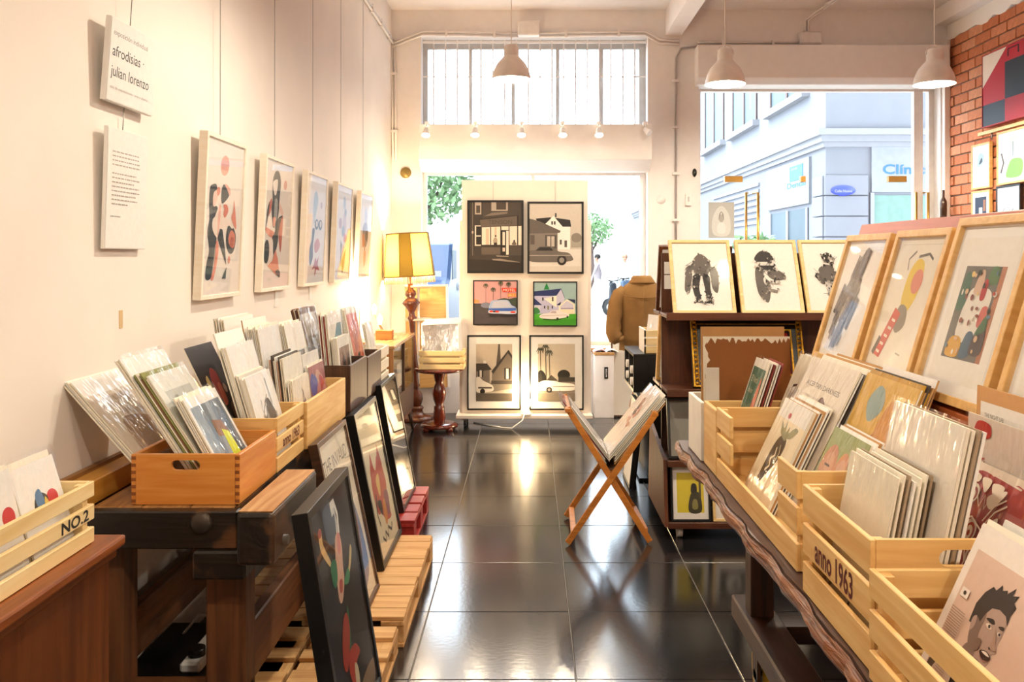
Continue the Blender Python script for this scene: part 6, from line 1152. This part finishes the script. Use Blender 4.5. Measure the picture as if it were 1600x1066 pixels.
# ================================================================== THE STREET
PAVE = mat('pavement', '#b9b4ac', .9, var=.08, scale=4)
struct(BX(-14, 30, YF+.3, 60, -.35, -.16).build('ground', PAVE))
struct(BX(-14, 30, YF+.3, 11.5, -.16, -.02).build('pavement', PAVE))
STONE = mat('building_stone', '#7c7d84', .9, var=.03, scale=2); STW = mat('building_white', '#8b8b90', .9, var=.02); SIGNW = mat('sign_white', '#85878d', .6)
SKB = mat('sign_blue', '#3f80c4', .6); SKT = mat('sign_text_blue', '#2f64a8', .6)
bX, bY = 4.73, 14.0
bd = thing('corner_building', 'pale stone corner building with dental clinic across the street', 'building', (bX, bY, -.16))
BX(0, 14, 0, 26, 0, 15).build('wall', STONE, bd)
def bface(y0, y1, z0, z1, d0, d1): return BX(-d1, -d0, y0-bY, y1-bY, z0+.16, z1+.16)
for dz, d in ((3.27, .05), (3.35, .10), (3.45, .16)):
    BX(-d, 14, -d, 26, dz+.16, dz+.16+.1).build('cornice', STW, bd)
# left face: sign, shop window, upper windows
bface(14.7, 17.3, 2.42, 3.2, .0, .05).build('sign_board', SIGNW, bd)
s = bface(14.75, 15.45, 2.92, 3.15, .05, .06); s = BX(-.062, -.05, 15.0-bY, 15.75-bY, 2.86+.16, 3.12+.16).build('sign_square', SKB, bd)
text_obj('dentix', basis((-.064, 15.66-bY, 3.05+.16), (0, -1, 0), (0, 0, 1)), .4, .045, SIGNW, s)
text_obj('Dental', basis((-.053, 15.95-bY, 2.74+.16), (0, -1, 0), (0, 0, 1)), 1.1, .10, SKT, bd)
WG = mat('street_window_glass', '#4d5a62', .5, var=.1, scale=2, spec=.2); WB = mat('brown_window_frame', '#5a463f', .6)
def bwin(y0, y1, z0, z1, frame):
    t = bface(y0, y1, z0, z1, -.15, .01).build('window', WG, bd)
    for a, b in ((y0, y0+.09), (y1-.09, y1), ((y0+y1)/2-.06, (y0+y1)/2+.06)): bface(a, b, z0, z1, -.0, .03).build('window_frame', frame, t)
    bface(y0-.15, y1+.15, z0-.12, z0, 0, .14).build('sill', STW, t)
bwin(14.95, 17.2, 4.35, 6.3, WB); bwin(18.2, 20.4, 4.35, 6.3, WB); bwin(21.3, 23.6, 4.35, 6.3, WB); bwin(14.85, 17.2, .5, 2.35, STW)
for k in range(7): bface(18.0, 22.5, 2.2+.13*k, 2.26+.13*k, 0, .04).build('louvre', STW, bd)
# front face: pilaster courses, clinic sign, window
for k in range(9): BX(-.03, .66, -.06, 0, .02+.33*k, .02+.33*k+.315).build('stone_block', STONE, bd, .008)
for k in range(9): BX(-.06, 0, .0, .5, .02+.33*k, .02+.33*k+.315).build('stone_block', STONE, bd, .008)
BX(.72, 3.2, -.04, 0, 2.55+.16, 3.28+.16).build('sign_board', SIGNW, bd); text_obj('Clínica', basis((P(1377, 0, bY).x-bX, -.045, P(0, 272, bY).z+.16), (1, 0, 0), (0, 0, 1)), .80, .15, SKT, bd)
w = BX(.72, 3.2, -.02, 0, .6, 2.5+.16).build('window', mat('green_shop_glass', '#6f8a82', .5, spec=.2), bd); BX(.70, .76, -.05, 0, .5, 2.7).build('window_frame', STW, w)
o = MB().lathe([(0, .02), (.19, .02), (.2, .0)], 28, M=basis((P(1315, 0, bY).x-bX, -.06, P(0, 298, bY).z+.16), (1, 0, 0), (0, 0, 1)) @ Matrix.Scale(.42, 4, (0, 1, 0))).build('street_plaque', mat('enamel_blue', '#3b48c4', .4), bd); text_obj('Calle Nueva', basis((P(1315, 0, bY).x-bX-.14, -.083, P(0, 301, bY).z+.16), (1, 0, 0), (0, 0, 1)), .28, .04, SIGNW, o)
BX(1.3, 3.2, -.12, 0, 4.9, 5.05).build('ledge', STW, bd)
# left-hand house further down the street
lb = thing('pale_house', 'pale house on the left side of the street', 'building', (-6.5, 24, -.16)); BX(-6, 1.5, 0, 20, 0, 8).build('wall', STW, lb)
for k in range(4): w = BX(1.49, 1.52, 2+4*k, 3.6+4*k, 1, 2.8).build('window', WG, lb); BX(1.5, 1.54, 1.9+4*k, 3.7+4*k, .9, 1.0).build('sill', STW, w)
# blue van and trees
vn = thing('delivery_van', 'dark blue van parked outside the shop window', 'van', (-2.35, 17.5, -.16)); VB = mat('van_blue', '#2c3f60', .35)
m = MB(); m.plate([(-2.2, .35), (-2.2, 1.1), (-1.6, 1.3), (-1.1, 1.95), (2.2, 1.95), (2.25, .35)], (), -.9, .9, Matrix(((0,0,1,0),(1,0,0,0),(0,1,0,0),(0,0,0,1)))); m.build('body', VB, vn, .06)
for y in (-1.4, 1.4):
    for x in (-.85, .7): MB().cyl((x, y, .33), (x+.16, y, .33), .33, n=20).build('wheel', BLACK, vn)
BX(-.75, .75, -1.72, -1.68, 1.32, 1.42).build('stripe', SIGNW, vn); BX(.895, .91, -1.2, -.3, 1.25, 1.8).build('side_window', WG, vn)
text_obj('Mudanzas', basis((.905, -.2, 1.0), (0, 1, 0), (0, 0, 1)), 1.2, .16, SIGNW, vn)
LEAF = mat('leaf_green', '#7c9a6c', .7, var=.3, scale=3)
def tree(label, loc, h, r, n, seed):
    t = thing('street_tree', label, 'tree', loc); q = random.Random(seed)
    MB().tube([(0, 0, 0), (.05, 0, h*.3), (0, .05, h*.6)], [.14, .11, .07], 10).build('trunk', WB, t)
    for k in range(4): a = k*1.6; MB().tube([(0, 0, h*.45), (r*.4*math.cos(a), r*.4*math.sin(a), h*.65), (r*.6*math.cos(a), r*.6*math.sin(a), h*.8)], [.06, .04, .02], 6).build('branch', WB, t)
    m = MB()
    for k in range(n):
        while True:
            d = Vector((q.uniform(-1, 1), q.uniform(-1, 1), q.uniform(-1, 1)))
            if d.length < 1: break
        c = Vector((d.x*r, d.y*r, h*.72+d.z*r*.8)); M = Matrix.Translation(c) @ Matrix.Rotation(q.uniform(0, 6), 4, Vector((q.uniform(-1, 1), q.uniform(-1, 1), q.uniform(-1, 1))).normalized()); s = q.uniform(.08, .16)
        m.add([(-s, 0, 0), (0, -s*.5, 0), (s, 0, 0), (0, s*.5, .03)], [(0, 1, 2, 3)], M)
    f = m.build('foliage', LEAF, t); f['kind'] = 'stuff'
tree('leafy green tree behind the blue van', (-3.1, 23, -.16), 5.2, 1.7, 2600, 1); tree('leafy green tree behind the parked scooters', (3.1, 44, -.16), 4.2, 1.1, 900, 2)
t = thing('potted_shrub', 'green shrub in a pot by the dental clinic window', 'plant', (3.95, 15.4, -.16)); MB().lathe([(0, 0), (.2, 0), (.25, .45), (.22, .45), (0, .42)], 20).build('pot', STW, t)
m = MB(); q = random.Random(6)
for k in range(500):
    d = Vector((q.gauss(0, .16), q.gauss(0, .18), q.uniform(.4, 2.05))); M = Matrix.Translation(d) @ Matrix.Rotation(q.uniform(0, 6), 4, Vector((q.uniform(-1, 1), q.uniform(-1, 1), .3)).normalized()); m.add([(-.09, 0, 0), (0, -.04, 0), (.09, 0, 0), (0, .04, .02)], [(0, 1, 2, 3)], M)
f = m.build('foliage', LEAF, t); f['kind'] = 'stuff'; MB().cyl((0, 0, .4), (0, 0, 1.6), .02, n=8).build('stem', WB, t)
# scooters
def scooter(loc, rz, label, col):
    t = thing('scooter', label, 'scooter', loc, rz); cm = mat(col[0], col[1], .3)
    for y in (-.62, .62):
        w = MB().lathe([(.1, -.05), (.2, -.06), (.26, -.04), (.26, .04), (.2, .06), (.1, .05)], 20, M=Matrix.Translation((0, y, .26)) @ Matrix.Rotation(math.pi/2, 4, 'Y')).build('wheel', BLACK, t); MB().cyl((-.06, y, .26), (.06, y, .26), .1, n=14).build('hub', STEEL, w)
    m = MB(); m.plate([(-.75, .62), (-.6, .82), (.0, .80), (.12, .45), (.42, .38), (.5, .95), (.58, .95), (.62, .34), (.2, .25), (-.5, .3)], (), -.14, .14, Matrix(((0,0,1,0),(1,0,0,0),(0,1,0,0),(0,0,0,1)))); m.build('body', cm, t, .04)
    BX(-.12, .12, -.6, .0, .8, .9).build('seat', BLACK, t, .04); MB().tube([(-.3, .5, 1.02), (-.1, .54, 1.0), (.1, .54, 1.0), (.3, .5, 1.02)], .018, 8).build('handlebar', BLACK, t); MB().lathe([(0, .05), (.07, .04), (.08, 0)], 14, M=basis((0, .6, .92), (1, 0, 0), (0, 0, 1)) @ Matrix.Rotation(math.pi, 4, 'Y')).build('headlight', SIGNW, t)
    MB().cyl((0, .6, .3), (0, .53, 1.0), .025, n=8).build('fork', STEEL, t)
scooter((2.75, 24.2, -.16), .9, 'dark scooter parked before the man in white', ('scooter_dark', '#2c3138')); scooter((3.2, 26.6, -.16), .5, 'blue-grey scooter parked behind the dark one', ('scooter_blue', '#5a6a80')); scooter((3.9, 28.4, -.16), 1.1, 'maroon scooter parked beside the dark one', ('scooter_red', '#6d2c2c'))
# passers-by
def person(loc, rz, label, top, trouser, hair, stride):
    j = {'pel': (0, 0, .95, .14), 'wst': (0, 0, 1.1, .125), 'chs': (0, .01, 1.32, .15), 'nck': (0, .01, 1.48, .055), 'chin': (0, .03, 1.55, .06), 'head': (0, .025, 1.63, .09), 'top': (0, .02, 1.71, .07)}
    ed = [('pel', 'wst'), ('wst', 'chs'), ('chs', 'nck'), ('nck', 'chin'), ('chin', 'head'), ('head', 'top')]
    for s, k in ((-1, 'l'), (1, 'r')):
        st = stride*s
        j.update({k+'sh': (s*.18, 0, 1.42, .062), k+'el': (s*.24, -st*.3, 1.14, .045), k+'wr': (s*.235, -st*.45+.06, .90, .032), k+'hd': (s*.23, -st*.45+.08, .82, .04), k+'hp': (s*.09, 0, .90, .095), k+'kn': (s*.10, st*.55+.03, .50, .062), k+'an': (s*.10, st*.9-.04, .09, .042), k+'to': (s*.11, st*.9+.13, .04, .04)})
        ed += [('chs', k+'sh'), (k+'sh', k+'el'), (k+'el', k+'wr'), (k+'wr', k+'hd'), ('pel', k+'hp'), (k+'hp', k+'kn'), (k+'kn', k+'an'), (k+'an', k+'to')]
    ks = list(j); me = bpy.data.meshes.new('body'); me.from_pydata([j[a][:3] for a in ks], [(ks.index(a), ks.index(b)) for a, b in ed], []); me.update()
    t = thing('person', label, 'person', loc, rz); o = bpy.data.objects.new('body', me); COL.objects.link(o); o.parent = t
    sk_ = o.modifiers.new('skin', 'SKIN'); ss = o.modifiers.new('sub', 'SUBSURF'); ss.levels = ss.render_levels = 2; sk_.use_smooth_shade = True
    for i, a in enumerate(ks): r = j[a][3]; me.skin_vertices[0].data[i].radius = (r, r*.75 if a in ('pel', 'wst', 'chs') else r); me.skin_vertices[0].data[i].use_root = a == 'pel'
    m, nt, b = newmat('clothes_'+top.strip('#')); tc = nt.nodes.new('ShaderNodeTexCoord'); sx = nt.nodes.new('ShaderNodeSeparateXYZ'); nt.links.new(tc.outputs['Object'], sx.inputs[0]); mr = nt.nodes.new('ShaderNodeMath'); mr.operation = 'DIVIDE'; mr.inputs[1].default_value = 2; nt.links.new(sx.outputs['Z'], mr.inputs[0])
    cr = nt.nodes.new('ShaderNodeValToRGB'); cr.color_ramp.interpolation = 'CONSTANT'; nt.links.new(mr.outputs[0], cr.inputs[0]); e = cr.color_ramp.elements
    e[0].position = 0; e[0].color = (*srgb('#3a3634'), 1); e[1].position = .05; e[1].color = (*srgb(trouser), 1)
    for ps, c in ((.475, top), (.745, '#c99a80')): q = e.new(ps); q.color = (*srgb(c), 1)
    nt.links.new(cr.outputs[0], b.inputs['Base Color']); b.inputs['Roughness'].default_value = .8; me.materials.append(m)
    MB().lathe([(.075, 0), (.1, .05), (.102, .1), (.08, .14), (.04, .165), (0, .17)], 18, (0, -.0, 1.60)).build('hair', mat('hair_'+hair.strip('#'), hair, .8), t)
    MB().lathe([(0, .022), (.012, .018), (.016, 0)], 8, M=basis((0, .112, 1.625), (-1, 0, 0), (0, 0, 1))).build('nose', mat('skin_tone', '#c99a80', .6), t)
    for s in (-1, 1): MB().lathe([(0, .006), (.010, .004), (.012, 0)], 8, M=basis((s*.036, .104, 1.655), (-1, 0, 0), (0, 0, 1))).build('eye', BLACK, t); MB().lathe([(0, .012), (.02, .008), (.024, 0)], 8, M=basis((s*.088, .02, 1.63), (0, s, 0), (0, 0, 1))).build('ear', mat('skin_tone'), t)
    BX(-.024, .024, .098, .108, 1.572, 1.58).build('mouth', mat('lip_tone', '#9a5f55', .6), t)
    return t
person((2.2, 28.5, -.16), math.pi*.45, 'dark-haired person in grey top and pale trousers walking in the street', '#b0a4a6', '#d6d2cf', '#2e2724', .3)
person((2.98, 27.5, -.16), math.pi*.95, 'bald person in white shirt standing behind the parked scooters', '#e4e2e0', '#8f98a6', '#b58a70', .06)
